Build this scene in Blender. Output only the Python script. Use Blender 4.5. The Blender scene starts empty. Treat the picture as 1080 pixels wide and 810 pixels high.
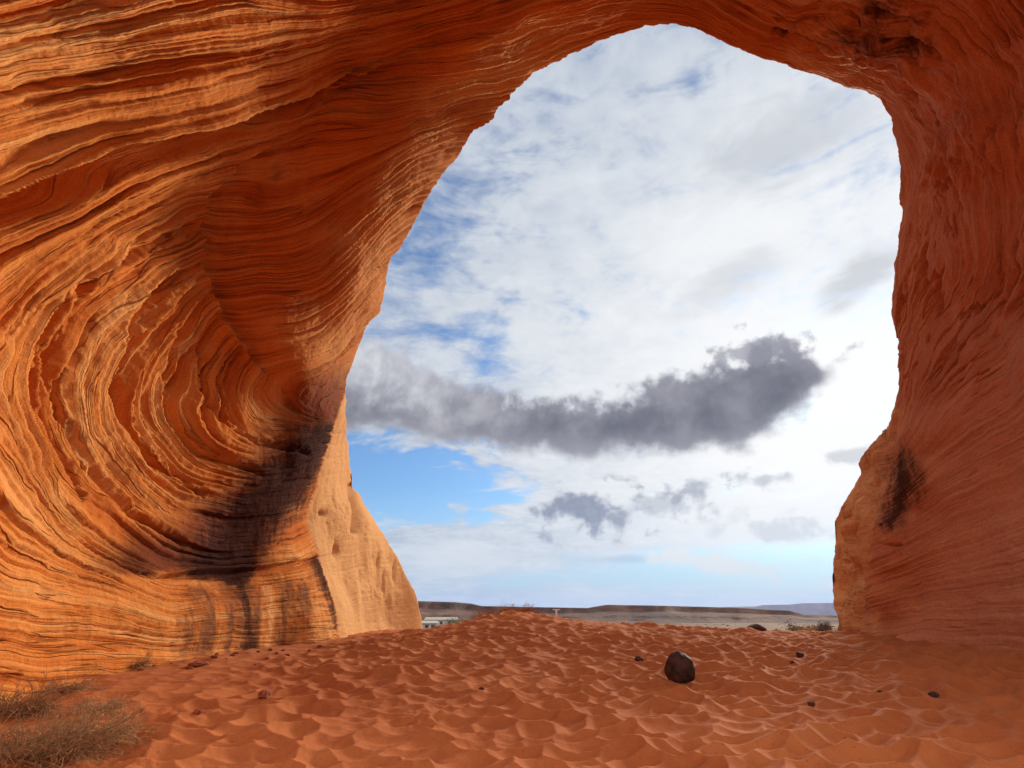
import bpy, math, random
import numpy as np
from mathutils import Vector

R = math.radians
rng = np.random.default_rng(7)
random.seed(7)
scene = bpy.context.scene
col = scene.collection

# ------------------------------------------------------------------ camera
FOC = 560.0                     # focal length in photo pixels (1080 wide)
PITCH = math.atan((650 - 405) / FOC)
CAM = np.array([0.0, 0.0, 1.5])
cam_d = bpy.data.cameras.new('camera')
cam_d.sensor_fit = 'HORIZONTAL'
cam_d.sensor_width = 36.0
cam_d.lens = 36.0 * FOC / 1080.0
cam_d.clip_start = 0.05
cam_d.clip_end = 60000
cam = bpy.data.objects.new('camera', cam_d)
col.objects.link(cam)
cam.location = CAM
cam.rotation_euler = (math.pi / 2 + PITCH, 0, 0)
scene.camera = cam
scene.cycles.max_bounces = 6
scene.cycles.diffuse_bounces = 3
scene.cycles.use_fast_gi = False
CP, SP = math.cos(PITCH), math.sin(PITCH)


def ray(px, py):
    """unit world direction of a photo pixel (arrays allowed)"""
    X = (np.asarray(px, float) - 540) / FOC
    Y = -(np.asarray(py, float) - 405) / FOC
    d = np.stack([X, CP - Y * SP, SP + Y * CP], -1)
    return d / np.linalg.norm(d, axis=-1, keepdims=True)


def at(px, py, dist):
    return CAM + ray(px, py) * np.asarray(dist)[..., None]


# ------------------------------------------------------------------ light
EXPOSURE = 0.78
SUN_DIR = ray(866, 392)
SUN_EL = math.asin(SUN_DIR[2])
SUN_AZ = math.atan2(SUN_DIR[0], SUN_DIR[1])       # clockwise from +Y
sun_d = bpy.data.lights.new('sun', 'SUN')
sun_d.energy = 2.7
sun_d.angle = R(13)
sun_d.color = (1.0, 0.90, 0.74)
sun = bpy.data.objects.new('sun', sun_d)
col.objects.link(sun)
sun.rotation_euler = Vector(SUN_DIR).to_track_quat('Z', 'Y').to_euler()

vs = scene.view_settings
vs.view_transform = 'Standard'
vs.look = 'None'
vs.exposure = EXPOSURE
vs.gamma = 1
vs.use_curve_mapping = False


# ------------------------------------------------------------------ node helper
class NT:
    def __init__(self, tree):
        self.t = tree
        self.n = tree.nodes
        self.l = tree.links

    def _in(self, sock, v):
        if v is None:
            return
        if hasattr(v, 'is_output') or isinstance(v, bpy.types.NodeSocket):
            self.l.new(v, sock)
        else:
            if isinstance(v, (tuple, list)) and sock.type == 'RGBA' and len(v) == 3:
                v = (*v, 1)
            sock.default_value = v

    def math(self, op, a, b=None, c=None, clamp=False):
        m = self.n.new('ShaderNodeMath'); m.operation = op; m.use_clamp = clamp
        self._in(m.inputs[0], a); self._in(m.inputs[1], b); self._in(m.inputs[2], c)
        return m.outputs[0]

    def vmath(self, op, a, b=None, s=None):
        m = self.n.new('ShaderNodeVectorMath'); m.operation = op
        self._in(m.inputs[0], a); self._in(m.inputs[1], b)
        if s is not None:
            self._in(m.inputs['Scale'], s)
        return m.outputs['Value'] if op in ('DOT_PRODUCT', 'LENGTH') else m.outputs[0]

    def comb(self, x, y, z):
        m = self.n.new('ShaderNodeCombineXYZ')
        self._in(m.inputs[0], x); self._in(m.inputs[1], y); self._in(m.inputs[2], z)
        return m.outputs[0]

    def sep(self, v):
        m = self.n.new('ShaderNodeSeparateXYZ'); self._in(m.inputs[0], v)
        return m.outputs[0], m.outputs[1], m.outputs[2]

    def noise(self, vec, scale=1.0, detail=4, rough=0.5, dist=0.0, lac=2.0):
        m = self.n.new('ShaderNodeTexNoise')
        self._in(m.inputs['Vector'], vec); m.inputs['Scale'].default_value = scale
        m.inputs['Detail'].default_value = detail; m.inputs['Roughness'].default_value = rough
        m.inputs['Distortion'].default_value = dist; m.inputs['Lacunarity'].default_value = lac
        return m.outputs['Fac']

    def ss(self, v, a, b, lo=0.0, hi=1.0):
        m = self.n.new('ShaderNodeMapRange'); m.interpolation_type = 'SMOOTHSTEP'
        self._in(m.inputs['Value'], v)
        m.inputs['From Min'].default_value = a; m.inputs['From Max'].default_value = b
        m.inputs['To Min'].default_value = lo; m.inputs['To Max'].default_value = hi
        return m.outputs[0]

    def mix(self, f, a, b, mode='MIX'):
        m = self.n.new('ShaderNodeMix'); m.data_type = 'RGBA'; m.blend_type = mode
        self._in(m.inputs[0], f); self._in(m.inputs[6], a); self._in(m.inputs[7], b)
        return m.outputs[2]

    def ramp(self, f, stops):
        m = self.n.new('ShaderNodeValToRGB'); self._in(m.inputs[0], f)
        e = m.color_ramp.elements
        while len(e) < len(stops):
            e.new(0.5)
        for i, (p, c) in enumerate(stops):
            e[i].position = p; e[i].color = (*c, 1)
        return m.outputs[0]

    def curve(self, v, pts):
        m = self.n.new('ShaderNodeFloatCurve')
        self._in(m.inputs['Value'], v)
        c = m.mapping.curves[0]
        while len(c.points) < len(pts):
            c.points.new(0.5, 0.5)
        for i, (x, y) in enumerate(pts):
            c.points[i].location = (x, y)
        m.mapping.update()
        return m.outputs[0]

    def attr(self, name):
        m = self.n.new('ShaderNodeAttribute'); m.attribute_name = name
        return m.outputs['Fac']

    def pos(self):
        return self.n.new('ShaderNodeNewGeometry').outputs['Position']

    def bump(self, h, strength=0.5, dist=0.02, normal=None):
        m = self.n.new('ShaderNodeBump')
        m.inputs['Strength'].default_value = strength; m.inputs['Distance'].default_value = dist
        self._in(m.inputs['Height'], h); self._in(m.inputs['Normal'], normal)
        return m.outputs[0]


def new_mat(name, rough=0.9, spec=0.15):
    m = bpy.data.materials.new(name); m.use_nodes = True
    t = NT(m.node_tree)
    b = m.node_tree.nodes['Principled BSDF']
    b.inputs['Roughness'].default_value = rough
    b.inputs['Specular IOR Level'].default_value = spec
    return m, t, b


def plain(name, c, rough=0.9, var=0.25, scale=8.0):
    m, t, b = new_mat(name, rough)
    n = t.noise(t.pos(), scale, 4, 0.6)
    f = t.ss(n, 0.3, 0.7)
    t._in(b.inputs['Base Color'], t.mix(f, tuple(x * (1 - var) for x in c), tuple(min(1, x * (1 + var)) for x in c)))
    return m


# ------------------------------------------------------------------ sky (world)
def uv_of(px, py):
    d = ray(px, py)
    return d[0] / d[1], d[2] / d[1]


world = bpy.data.worlds.new('World')
scene.world = world
world.use_nodes = True
w = NT(world.node_tree)
bg = world.node_tree.nodes['Background']
SKY_K = 0.10
sky = w.n.new('ShaderNodeTexSky')
sky.sky_type = 'NISHITA'
sky.sun_disc = False
sky.sun_elevation = SUN_EL
sky.sun_rotation = SUN_AZ
sky.air_density = 1.0
sky.dust_density = 0.6
sky.ozone_density = 2.0
D = w.n.new('ShaderNodeTexCoord').outputs['Generated']
dx, dy, dz = w.sep(D)
az = w.math('ARCTAN2', dx, dy)                       # azimuth, radians
hor = w.math('SQRT', w.math('ADD', w.math('MULTIPLY', dx, dx), w.math('MULTIPLY', dy, dy)))
el = w.math('ARCTAN2', dz, hor)                      # elevation, radians


def ae(px, py):
    d = ray(px, py)
    return math.atan2(d[0], d[1]), math.asin(d[2])


# layered cloud deck seen in perspective: direction projected onto a plane overhead
den = w.math('ADD', w.math('MAXIMUM', dz, 0.0), 0.12)
plane = w.comb(w.math('DIVIDE', dx, den), w.math('DIVIDE', dy, den), 0.0)
angv = w.comb(az, el, 0.0)
n_big = w.noise(plane, 0.9, 3, 0.55, 0.6)
n_mid = w.noise(plane, 3.2, 4, 0.62, 0.5)
n_fine = w.noise(plane, 13.0, 4, 0.62, 0.3)
n_wisp = w.noise(w.comb(w.math('MULTIPLY', az, 5.0), w.math('MULTIPLY', el, 17.0), 3.0), 1.0, 5, 0.6, 0.9)
n_puff = w.noise(angv, 11.0, 5, 0.58, 0.2)
n_puff2 = w.noise(angv, 24.0, 4, 0.55, 0.2)


def blob(px, py, rx, ry, rot=0.0):
    """1 at the centre of an elliptical patch of sky, 0 at its edge and beyond"""
    a0, e0 = ae(px, py)
    u = w.math('SUBTRACT', az, a0); v = w.math('SUBTRACT', el, e0)
    c, s = math.cos(rot), math.sin(rot)
    ur = w.math('ADD', w.math('MULTIPLY', u, c), w.math('MULTIPLY', v, s))
    vr = w.math('SUBTRACT', w.math('MULTIPLY', v, c), w.math('MULTIPLY', u, s))
    k = FOC
    q = w.math('ADD', w.math('POWER', w.math('MULTIPLY', w.math('ABSOLUTE', ur), k / rx), 2.0),
               w.math('POWER', w.math('MULTIPLY', w.math('ABSOLUTE', vr), k / ry), 2.0))
    return w.math('SUBTRACT', 1.0, w.math('SQRT', q), clamp=True)


def add(*a):
    r = a[0]
    for b in a[1:]:
        r = w.math('ADD', r, b)
    return r


def mul(a, b):
    return w.math('MULTIPLY', a, b)


# clear patches (positive = blue gap)
gap = add(mul(blob(405, 500, 170, 62), 1.5),
          mul(blob(500, 520, 130, 40), 0.5),
          mul(blob(510, 365, 60, 50), 0.4),
          mul(blob(450, 230, 150, 190), 0.42), mul(blob(560, 130, 120, 90), 0.18), mul(blob(450, 505, 60, 16), -0.6),
          mul(blob(700, 592, 330, 26), 0.55),
          mul(blob(830, 610, 170, 32), 0.6),
          mul(blob(560, 612, 200, 16), 0.45))
cover = add(0.62, mul(w.math('SUBTRACT', n_big, 0.5), 0.7), mul(w.math('SUBTRACT', n_mid, 0.5), 0.75),
            mul(w.math('SUBTRACT', n_fine, 0.5), 0.5), mul(w.math('SUBTRACT', n_wisp, 0.5), 1.1),
            mul(gap, -0.95), mul(blob(640, 520, 160, 60), 0.25), mul(blob(560, 585, 210, 30), 0.35))
cover = add(cover, mul(blob(430, 500, 150, 80), mul(w.math('SUBTRACT', n_wisp, 0.47), 5.5)))
cover = w.ss(cover, -0.02, 0.60)
# glow around the hidden sun
sd = w.vmath('DOT_PRODUCT', D, tuple(float(x) for x in ray(925, 455)))
sang = w.math('ARCCOSINE', w.math('MINIMUM', sd, 0.99999))
glow = w.ss(sang, 0.05, 0.85, 1.0, 0.0)
glow2 = w.ss(sang, 0.0, 1.35, 1.0, 0.0)
shade = add(0.5, mul(w.math('SUBTRACT', n_fine, 0.5), 0.7), mul(w.math('SUBTRACT', n_mid, 0.5), 1.2), mul(w.math('SUBTRACT', n_big, 0.5), 1.3))
shade = w.ss(shade, 0.1, 0.9)
KX = 1.0 / (2 ** EXPOSURE)


def lin(r, g, b, k=KX):
    f = lambda c: (c / 255 / 12.92) if c <= 10 else ((c / 255 + 0.055) / 1.055) ** 2.4
    return (f(r) * k, f(g) * k, f(b) * k)


c_dull = lin(160, 175, 200)
c_lite = lin(205, 213, 224)
cc = w.mix(shade, c_dull, c_lite)
cc = w.mix(w.math('MULTIPLY', glow2, 0.95, clamp=True), cc, w.mix(shade, lin(196, 205, 216), lin(232, 235, 238)))
cc = w.mix(w.math('MULTIPLY', glow, 0.9, clamp=True), cc, lin(252, 252, 252, KX * 1.1))
# the blue between: Nishita sky
nish = w.vmath('SCALE', sky.outputs[0], s=SKY_K)
# the Nishita blue is deepened a little, as in the photograph
nish = w.mix(1.0, nish, (0.42, 0.60, 0.78), 'MULTIPLY')
hz0 = w.ss(el, 0.0, 0.24, 1.0, 0.0)
nish = w.mix(mul(hz0, 0.85), nish, lin(174, 208, 232))
base = w.mix(cover, nish, cc)

# ---- soft grey smudges in the deck
def smudge(base_, px, py, rx, ry, colr, amt, rot=0.0, nz=0.8, n=None, a=0.05, b=0.75):
    m = blob(px, py, rx, ry, rot)
    m = w.ss(add(m, mul(w.math('SUBTRACT', n if n is not None else n_puff, 0.5), nz), mul(w.math('SUBTRACT', n_wisp, 0.5), 1.3)), a, b)
    m = mul(m, w.ss(blob(px, py, rx * 1.6, ry * 1.6, rot), 0.0, 0.25))
    return w.mix(mul(m, amt), base_, colr)


base = smudge(base, 825, 150, 130, 45, lin(176, 182, 192), 0.45, 0.0, 0.7, n_mid)
base = smudge(base, 905, 295, 70, 26, lin(196, 200, 206), 0.7, 0.35, 0.7)
base = smudge(base, 760, 300, 90, 30, lin(205, 209, 214), 0.5, 0.2, 0.7)
base = smudge(base, 620, 540, 70, 26, lin(140, 148, 168), 0.95, 0.0, 2.6, n_puff2)
base = smudge(base, 690, 533, 75, 18, lin(175, 180, 192), 0.55, 0.1, 3.0, n_puff2)
base = smudge(base, 830, 563, 50, 18, lin(190, 196, 206), 0.45, 0.0, 2.8, n_puff2)
base = smudge(base, 725, 517, 34, 14, lin(160, 166, 180), 0.7, 0.1, 2.8, n_puff2)
base = smudge(base, 803, 505, 30, 9, lin(172, 176, 186), 0.6, 0.0, 2.6, n_puff2)
base = smudge(base, 895, 484, 30, 10, lin(190, 192, 198), 0.6, 0.0, 2.6, n_puff2)
base = smudge(base, 660, 590, 70, 8, lin(188, 200, 218), 0.6, 0.0, 1.0)
base = smudge(base, 735, 592, 70, 14, lin(250, 248, 244), 0.9, -0.1, 2.6, n_puff2)
base = smudge(base, 470, 585, 90, 26, lin(232, 234, 236), 0.7, 0.0, 0.9, n_wisp)

# ---- the long dark stratocumulus band
A0, _ = ae(300, 430); A1, _ = ae(960, 430)
tt = w.math('DIVIDE', w.math('SUBTRACT', az, A0), A1 - A0)


def tcurve(pts, lo, hi):
    pp = []
    for px, py, val in pts:
        a, e = ae(px, py if val is None else 425)
        v = e if val is None else val
        pp.append(((a - A0) / (A1 - A0), (v - lo) / (hi - lo)))
    pp = [(0.0, pp[0][1])] + pp + [(1.0, pp[-1][1])]
    r = w.curve(tt, pp)
    return add(mul(r, hi - lo), lo)


cen = tcurve([(340, 408, None), (400, 410, None), (470, 430, None), (560, 448, None), (640, 450, None),
              (710, 440, None), (780, 422, None), (840, 400, None), (895, 388, None)], 0.2, 0.7)
thk = tcurve([(330, 0, 50 / FOC), (400, 0, 42 / FOC), (470, 0, 34 / FOC), (560, 0, 28 / FOC), (640, 0, 29 / FOC),
              (720, 0, 36 / FOC), (790, 0, 42 / FOC), (840, 0, 32 / FOC), (868, 0, 17 / FOC), (890, 0, 6 / FOC), (905, 0, 0.0)], 0.0, 0.1)
dd = w.math('SUBTRACT', el, cen)
up = w.ss(dd, -0.02, 0.03)
edge = add(mul(w.math('SUBTRACT', n_puff, 0.5), 0.085), mul(w.math('SUBTRACT', n_puff2, 0.5), mul(up, 0.07)), mul(w.math('SUBTRACT', n_puff2, 0.5), 0.03))
inside = add(w.math('SUBTRACT', thk, w.math('ABSOLUTE', dd)), edge)
m_band = w.ss(inside, -0.016, 0.020)
m_band = mul(m_band, w.ss(thk, 0.002, 0.03))
light_part = w.ss(tt, 0.12, 0.48, 1.0, 0.0)
b_dark = w.mix(w.ss(n_puff, 0.3, 0.75), lin(110, 110, 122), lin(152, 151, 161))
b_lite = w.mix(w.ss(n_puff, 0.35, 0.65), lin(176, 176, 186), lin(222, 223, 228))
b_col = w.mix(mul(light_part, w.ss(add(dd, mul(w.math('SUBTRACT', n_puff, 0.5), 0.08)), -0.065, 0.025)), b_dark, b_lite)
# thin edges of the band let light through
b_col = w.mix(w.ss(inside, -0.01, 0.04), w.mix(0.5, b_col, lin(190, 190, 198)), b_col)
base = w.mix(m_band, base, b_col)
# puffs above the right end
base = smudge(base, 800, 372, 70, 22, lin(150, 150, 162), 0.75, 0.0, 2.2, n_puff2, 0.25, 0.7)

# pale band at the horizon and ground-side
hz = w.ss(el, 0.02, 0.22, 1.0, 0.0)
base = w.mix(mul(hz, 0.3), base, lin(198, 218, 236))
# added fill light: unseen sky behind the viewer brightened for the cave interior
back = w.ss(dy, 0.25, -0.45)
back = mul(back, w.ss(el, 0.05, 0.4))
base = w.mix(back, base, (1.5, 1.38, 1.28))
w._in(bg.inputs['Color'], base)
bg.inputs['Strength'].default_value = 1.0
world.cycles.sampling_method = 'MANUAL'
world.cycles.sample_map_resolution = 1024


# ------------------------------------------------------------------ numpy noise
_perm = rng.permutation(256); _perm = np.concatenate([_perm, _perm, _perm])
_g = rng.normal(size=(256, 3)); _g /= np.linalg.norm(_g, axis=1, keepdims=True)
_g = _g.astype(np.float32)


def pn(x, y, z):
    x = np.asarray(x, np.float32); y = np.asarray(y, np.float32); z = np.asarray(z, np.float32)
    x, y, z = np.broadcast_arrays(x, y, z)
    xi = np.floor(x).astype(np.int32); yi = np.floor(y).astype(np.int32); zi = np.floor(z).astype(np.int32)
    xf = x - xi; yf = y - yi; zf = z - zi
    u = xf * xf * xf * (xf * (xf * 6 - 15) + 10); v = yf * yf * yf * (yf * (yf * 6 - 15) + 10)
    t = zf * zf * zf * (zf * (zf * 6 - 15) + 10)
    xi &= 255; yi &= 255; zi &= 255
    out = 0
    for a in (0, 1):
        for b in (0, 1):
            for c in (0, 1):
                h = _perm[_perm[_perm[xi + a] + yi + b] + zi + c]
                g = _g[h]
                d = g[..., 0] * (xf - a) + g[..., 1] * (yf - b) + g[..., 2] * (zf - c)
                out = out + d * (u if a else 1 - u) * (v if b else 1 - v) * (t if c else 1 - t)
    return out * 1.4


def fbm(x, y, z, o=4, gain=0.5):
    s = 0; a = 1.0
    for i in range(o):
        s = s + a * pn(x * 2 ** i + 17.3 * i, y * 2 ** i + 5.1 * i, z * 2 ** i)
        a *= gain
    return s


def worley(x, y, seed=0):
    r2 = np.random.default_rng(seed + 99)
    jx = r2.random((256, 256)).astype(np.float32); jy = r2.random((256, 256)).astype(np.float32)
    xi = np.floor(x).astype(np.int64); yi = np.floor(y).astype(np.int64)
    f1 = np.full(x.shape, 9.0); f2 = np.full(x.shape, 9.0)
    for a in (-1, 0, 1):
        for b in (-1, 0, 1):
            cx = xi + a; cy = yi + b
            px = cx + 0.1 + 0.8 * jx[cx & 255, cy & 255]; py = cy + 0.1 + 0.8 * jy[cx & 255, cy & 255]
            d = np.hypot(px - x, py - y)
            f2 = np.where(d < f1, f1, np.minimum(f2, d)); f1 = np.minimum(f1, d)
    return f1, f2


def tps_fit(P, v, lam=0.0):
    P = np.asarray(P, float); v = np.asarray(v, float); n = len(P)
    d = np.linalg.norm(P[:, None] - P[None], axis=-1)
    K = np.where(d > 0, d * d * np.log(d + 1e-12), 0) + lam * np.eye(n)
    A = np.zeros((n + 3, n + 3)); A[:n, :n] = K
    A[:n, n] = 1; A[:n, n + 1:] = P; A[n, :n] = 1; A[n + 1:, :n] = P.T
    c = np.linalg.solve(A, np.concatenate([v, [0, 0, 0]]))
    return P, c


def tps_eval(M, Q):
    P, c = M; n = len(P); sh = Q.shape[:-1]; q = Q.reshape(-1, 2); out = np.empty(len(q))
    for i in range(0, len(q), 40000):
        b = q[i:i + 40000]
        d2 = ((b[:, None] - P[None]) ** 2).sum(-1)
        out[i:i + 40000] = (0.5 * d2 * np.log(d2 + 1e-12)) @ c[:n] + c[n] + b @ c[n + 1:]
    return out.reshape(sh)


def sm(x, a, b):
    t = np.clip((x - a) / (b - a), 0, 1)
    return t * t * (3 - 2 * t)


def seg_dist(px, py, pts):
    """distance to a polyline, and the side (left/right) sign of the nearest segment"""
    best = np.full(px.shape, 1e9); side = np.zeros(px.shape)
    for (x0, y0), (x1, y1) in zip(pts[:-1], pts[1:]):
        ex, ey = x1 - x0, y1 - y0
        t = np.clip(((px - x0) * ex + (py - y0) * ey) / (ex * ex + ey * ey), 0, 1)
        dxx = px - (x0 + t * ex); dyy = py - (y0 + t * ey)
        d = np.hypot(dxx, dyy); s = np.sign(ex * dyy - ey * dxx)
        side = np.where(d < best, s, side); best = np.minimum(best, d)
    return best, side


def poly_sd(px, py, pts):
    """signed distance to polygon, positive inside"""
    d, _ = seg_dist(px, py, list(pts) + [pts[0]])
    ins = np.zeros(px.shape, bool)
    n = len(pts)
    for i in range(n):
        x0, y0 = pts[i]; x1, y1 = pts[(i + 1) % n]
        if y0 == y1:
            continue
        c = ((y0 > py) != (y1 > py)) & (px < (x1 - x0) * (py - y0) / (y1 - y0) + x0)
        ins ^= c
    return np.where(ins, d, -d)


def grid_mesh(name, P, mat, attrs=None, smooth=True, wrap=False):
    """P: (rows, cols, 3) grid -> mesh object"""
    nr, nc = P.shape[:2]
    idx = np.arange(nr * nc).reshape(nr, nc)
    if wrap:
        idx = np.concatenate([idx, idx[:, :1]], 1)
    q = np.stack([idx[:-1, :-1], idx[:-1, 1:], idx[1:, 1:], idx[1:, :-1]], -1).reshape(-1, 4)
    return raw_mesh(name, P.reshape(-1, 3), q, mat, attrs, smooth)


def raw_mesh(name, V, q, mat, attrs=None, smooth=True, parent=None):
    me = bpy.data.meshes.new(name)
    me.vertices.add(len(V)); me.vertices.foreach_set('co', np.ascontiguousarray(V, np.float32).ravel())
    k = q.shape[1]
    me.loops.add(q.size); me.loops.foreach_set('vertex_index', np.ascontiguousarray(q, np.int32).ravel())
    me.polygons.add(len(q))
    me.polygons.foreach_set('loop_start', np.arange(0, q.size, k, dtype=np.int32))
    me.polygons.foreach_set('loop_total', np.full(len(q), k, np.int32))
    me.polygons.foreach_set('use_smooth', np.full(len(q), smooth))
    for nm, a in (attrs or {}).items():
        at_ = me.attributes.new(nm, 'FLOAT', 'POINT')
        at_.data.foreach_set('value', np.ascontiguousarray(a, np.float32).ravel())
    me.update(calc_edges=True)
    if mat:
        me.materials.append(mat)
    o = bpy.data.objects.new(name, me); col.objects.link(o)
    if parent:
        o.parent = parent
    return o


def tag(o, label=None, cat=None, group=None, kind=None):
    if label: o['label'] = label
    if cat: o['category'] = cat
    if group: o['group'] = group
    if kind: o['kind'] = kind
    return o


# ------------------------------------------------------------------ ground height
gp = [  # x, y, z relative to the eye
    (0, 0, -1.42), (-3, 2, -1.40), (3, 2, -1.35), (0, 3.5, -1.35), (0, 5.75, -1.25), (-3.2, 5.2, -1.20), (3.5, 5, -1.18), (0, 9.5, -0.93), (0, 13, -0.55),
    (0, 15.5, -0.22), (0.0, 18, 0.10), (0, 19.3, 0.13), (0, 22, -0.3), (0, 27, -1.4),
    (-6.1, 7.3, -1.0), (-7.5, 4, -1.1), (-6.7, 11.7, -0.77), (-5.9, 15.4, -0.69), (-5.2, 18.2, -0.6), (-4.2, 26, -0.50),
    (-3.0, 12.5, -0.74), (-2.2, 17.5, -0.33), (-2.5, 21, -0.40), (-3.2, 24, -0.62), (-9, 9, -0.8), (-10, 20, -0.7),
    (1.6, 18.2, -0.04), (3.4, 17, -0.18), (7, 18.5, -0.34), (10.6, 19.2, -0.56), (14, 19, -0.5), (8.8, 10.2, -0.60), (6.0, 13, -0.55), (11, 6, -0.8),
    (5, 9, -0.86), (9, 3, -1.1), (9, 24, -1.2), (4, 24, -1.0), (14, 26, -1.4), (-6, 30, -1.6), (-12, 30, -1.6), (0, -6, -1.5), (-10, -6, -1.3), (10, -6, -1.3)]
gM = tps_fit([(a, b) for a, b, c in gp], [c for a, b, c in gp])


def ground_base(x, y):
    r = np.hypot(x, y)
    near = tps_eval(gM, np.stack([np.clip(x, -25, 25), np.clip(y, -10, 30)], -1))
    far = -1.5 - np.clip((r - 26) * 0.06, 0, 3.5) + fbm(x / 60, y / 60, 0.3, 3) * np.clip((r - 40) / 60, 0, 1) * 1.2
    k = sm(r, 24, 36)
    return CAM[2] + near * (1 - k) + far * k


def sand_detail(x, y):
    """wind-worn footprints: shallow bowls that meet in sharp lips, lips leaning away from the viewer"""
    wx = x + 0.16 * fbm(x * 0.9, y * 0.9, 2.2, 2) + 0.04 * pn(x * 3.3, y * 3.3, 1)
    wy = y + 0.16 * fbm(x * 0.9 + 9, y * 0.9, 7.7, 2) + 0.04 * pn(x * 3.1, y * 3.1, 8)
    a = 0.32
    u = wx * math.cos(a) + wy * math.sin(a); v = -wx * math.sin(a) + wy * math.cos(a)
    f1, f2 = worley(u / 0.46, v / 0.36, 1)
    g1, g2 = worley(u / 0.30 + 3, v / 0.26, 5)
    m = 0.5 + 0.5 * np.clip(fbm(x * 0.35, y * 0.35, 4.4, 2) * 1.6 + 0.3, -1, 1)
    h = -0.13 + 0.235 * np.minimum(f1, 0.85) ** 1.5 * (0.38 + 0.62 * m)
    h = h + 0.045 * g1 ** 1.4 * (1.15 - m * 0.7)
    h = h + 0.022 * fbm(x * 1.3, y * 1.3, 0.2, 3) + 0.004 * fbm(x * 11, y * 11, 3.3, 3)
    # churned, broken patches on the left of the dune
    ch = sm(fbm(x * 0.5 + 3, y * 0.5, 6.1, 3) - 0.12 * (x + 1.5), 0.1, 0.7)
    h = h + ch * (0.038 * np.abs(fbm(x * 4, y * 4.5, 1.1, 4)))
    return h


def ground_z(x, y, detail=True):
    x = np.asarray(x, float); y = np.asarray(y, float)
    z = ground_base(x, y)
    if detail:
        r = np.hypot(x, y)
        fade = 1 - sm(r, 28, 60)
        # smoother sand near the foot of the left wall
        calm = 0.35 + 0.65 * sm(x + 0.02 * y, -5.4, -3.2)
        z = z + sand_detail(x, y) * fade * calm
    return z


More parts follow.
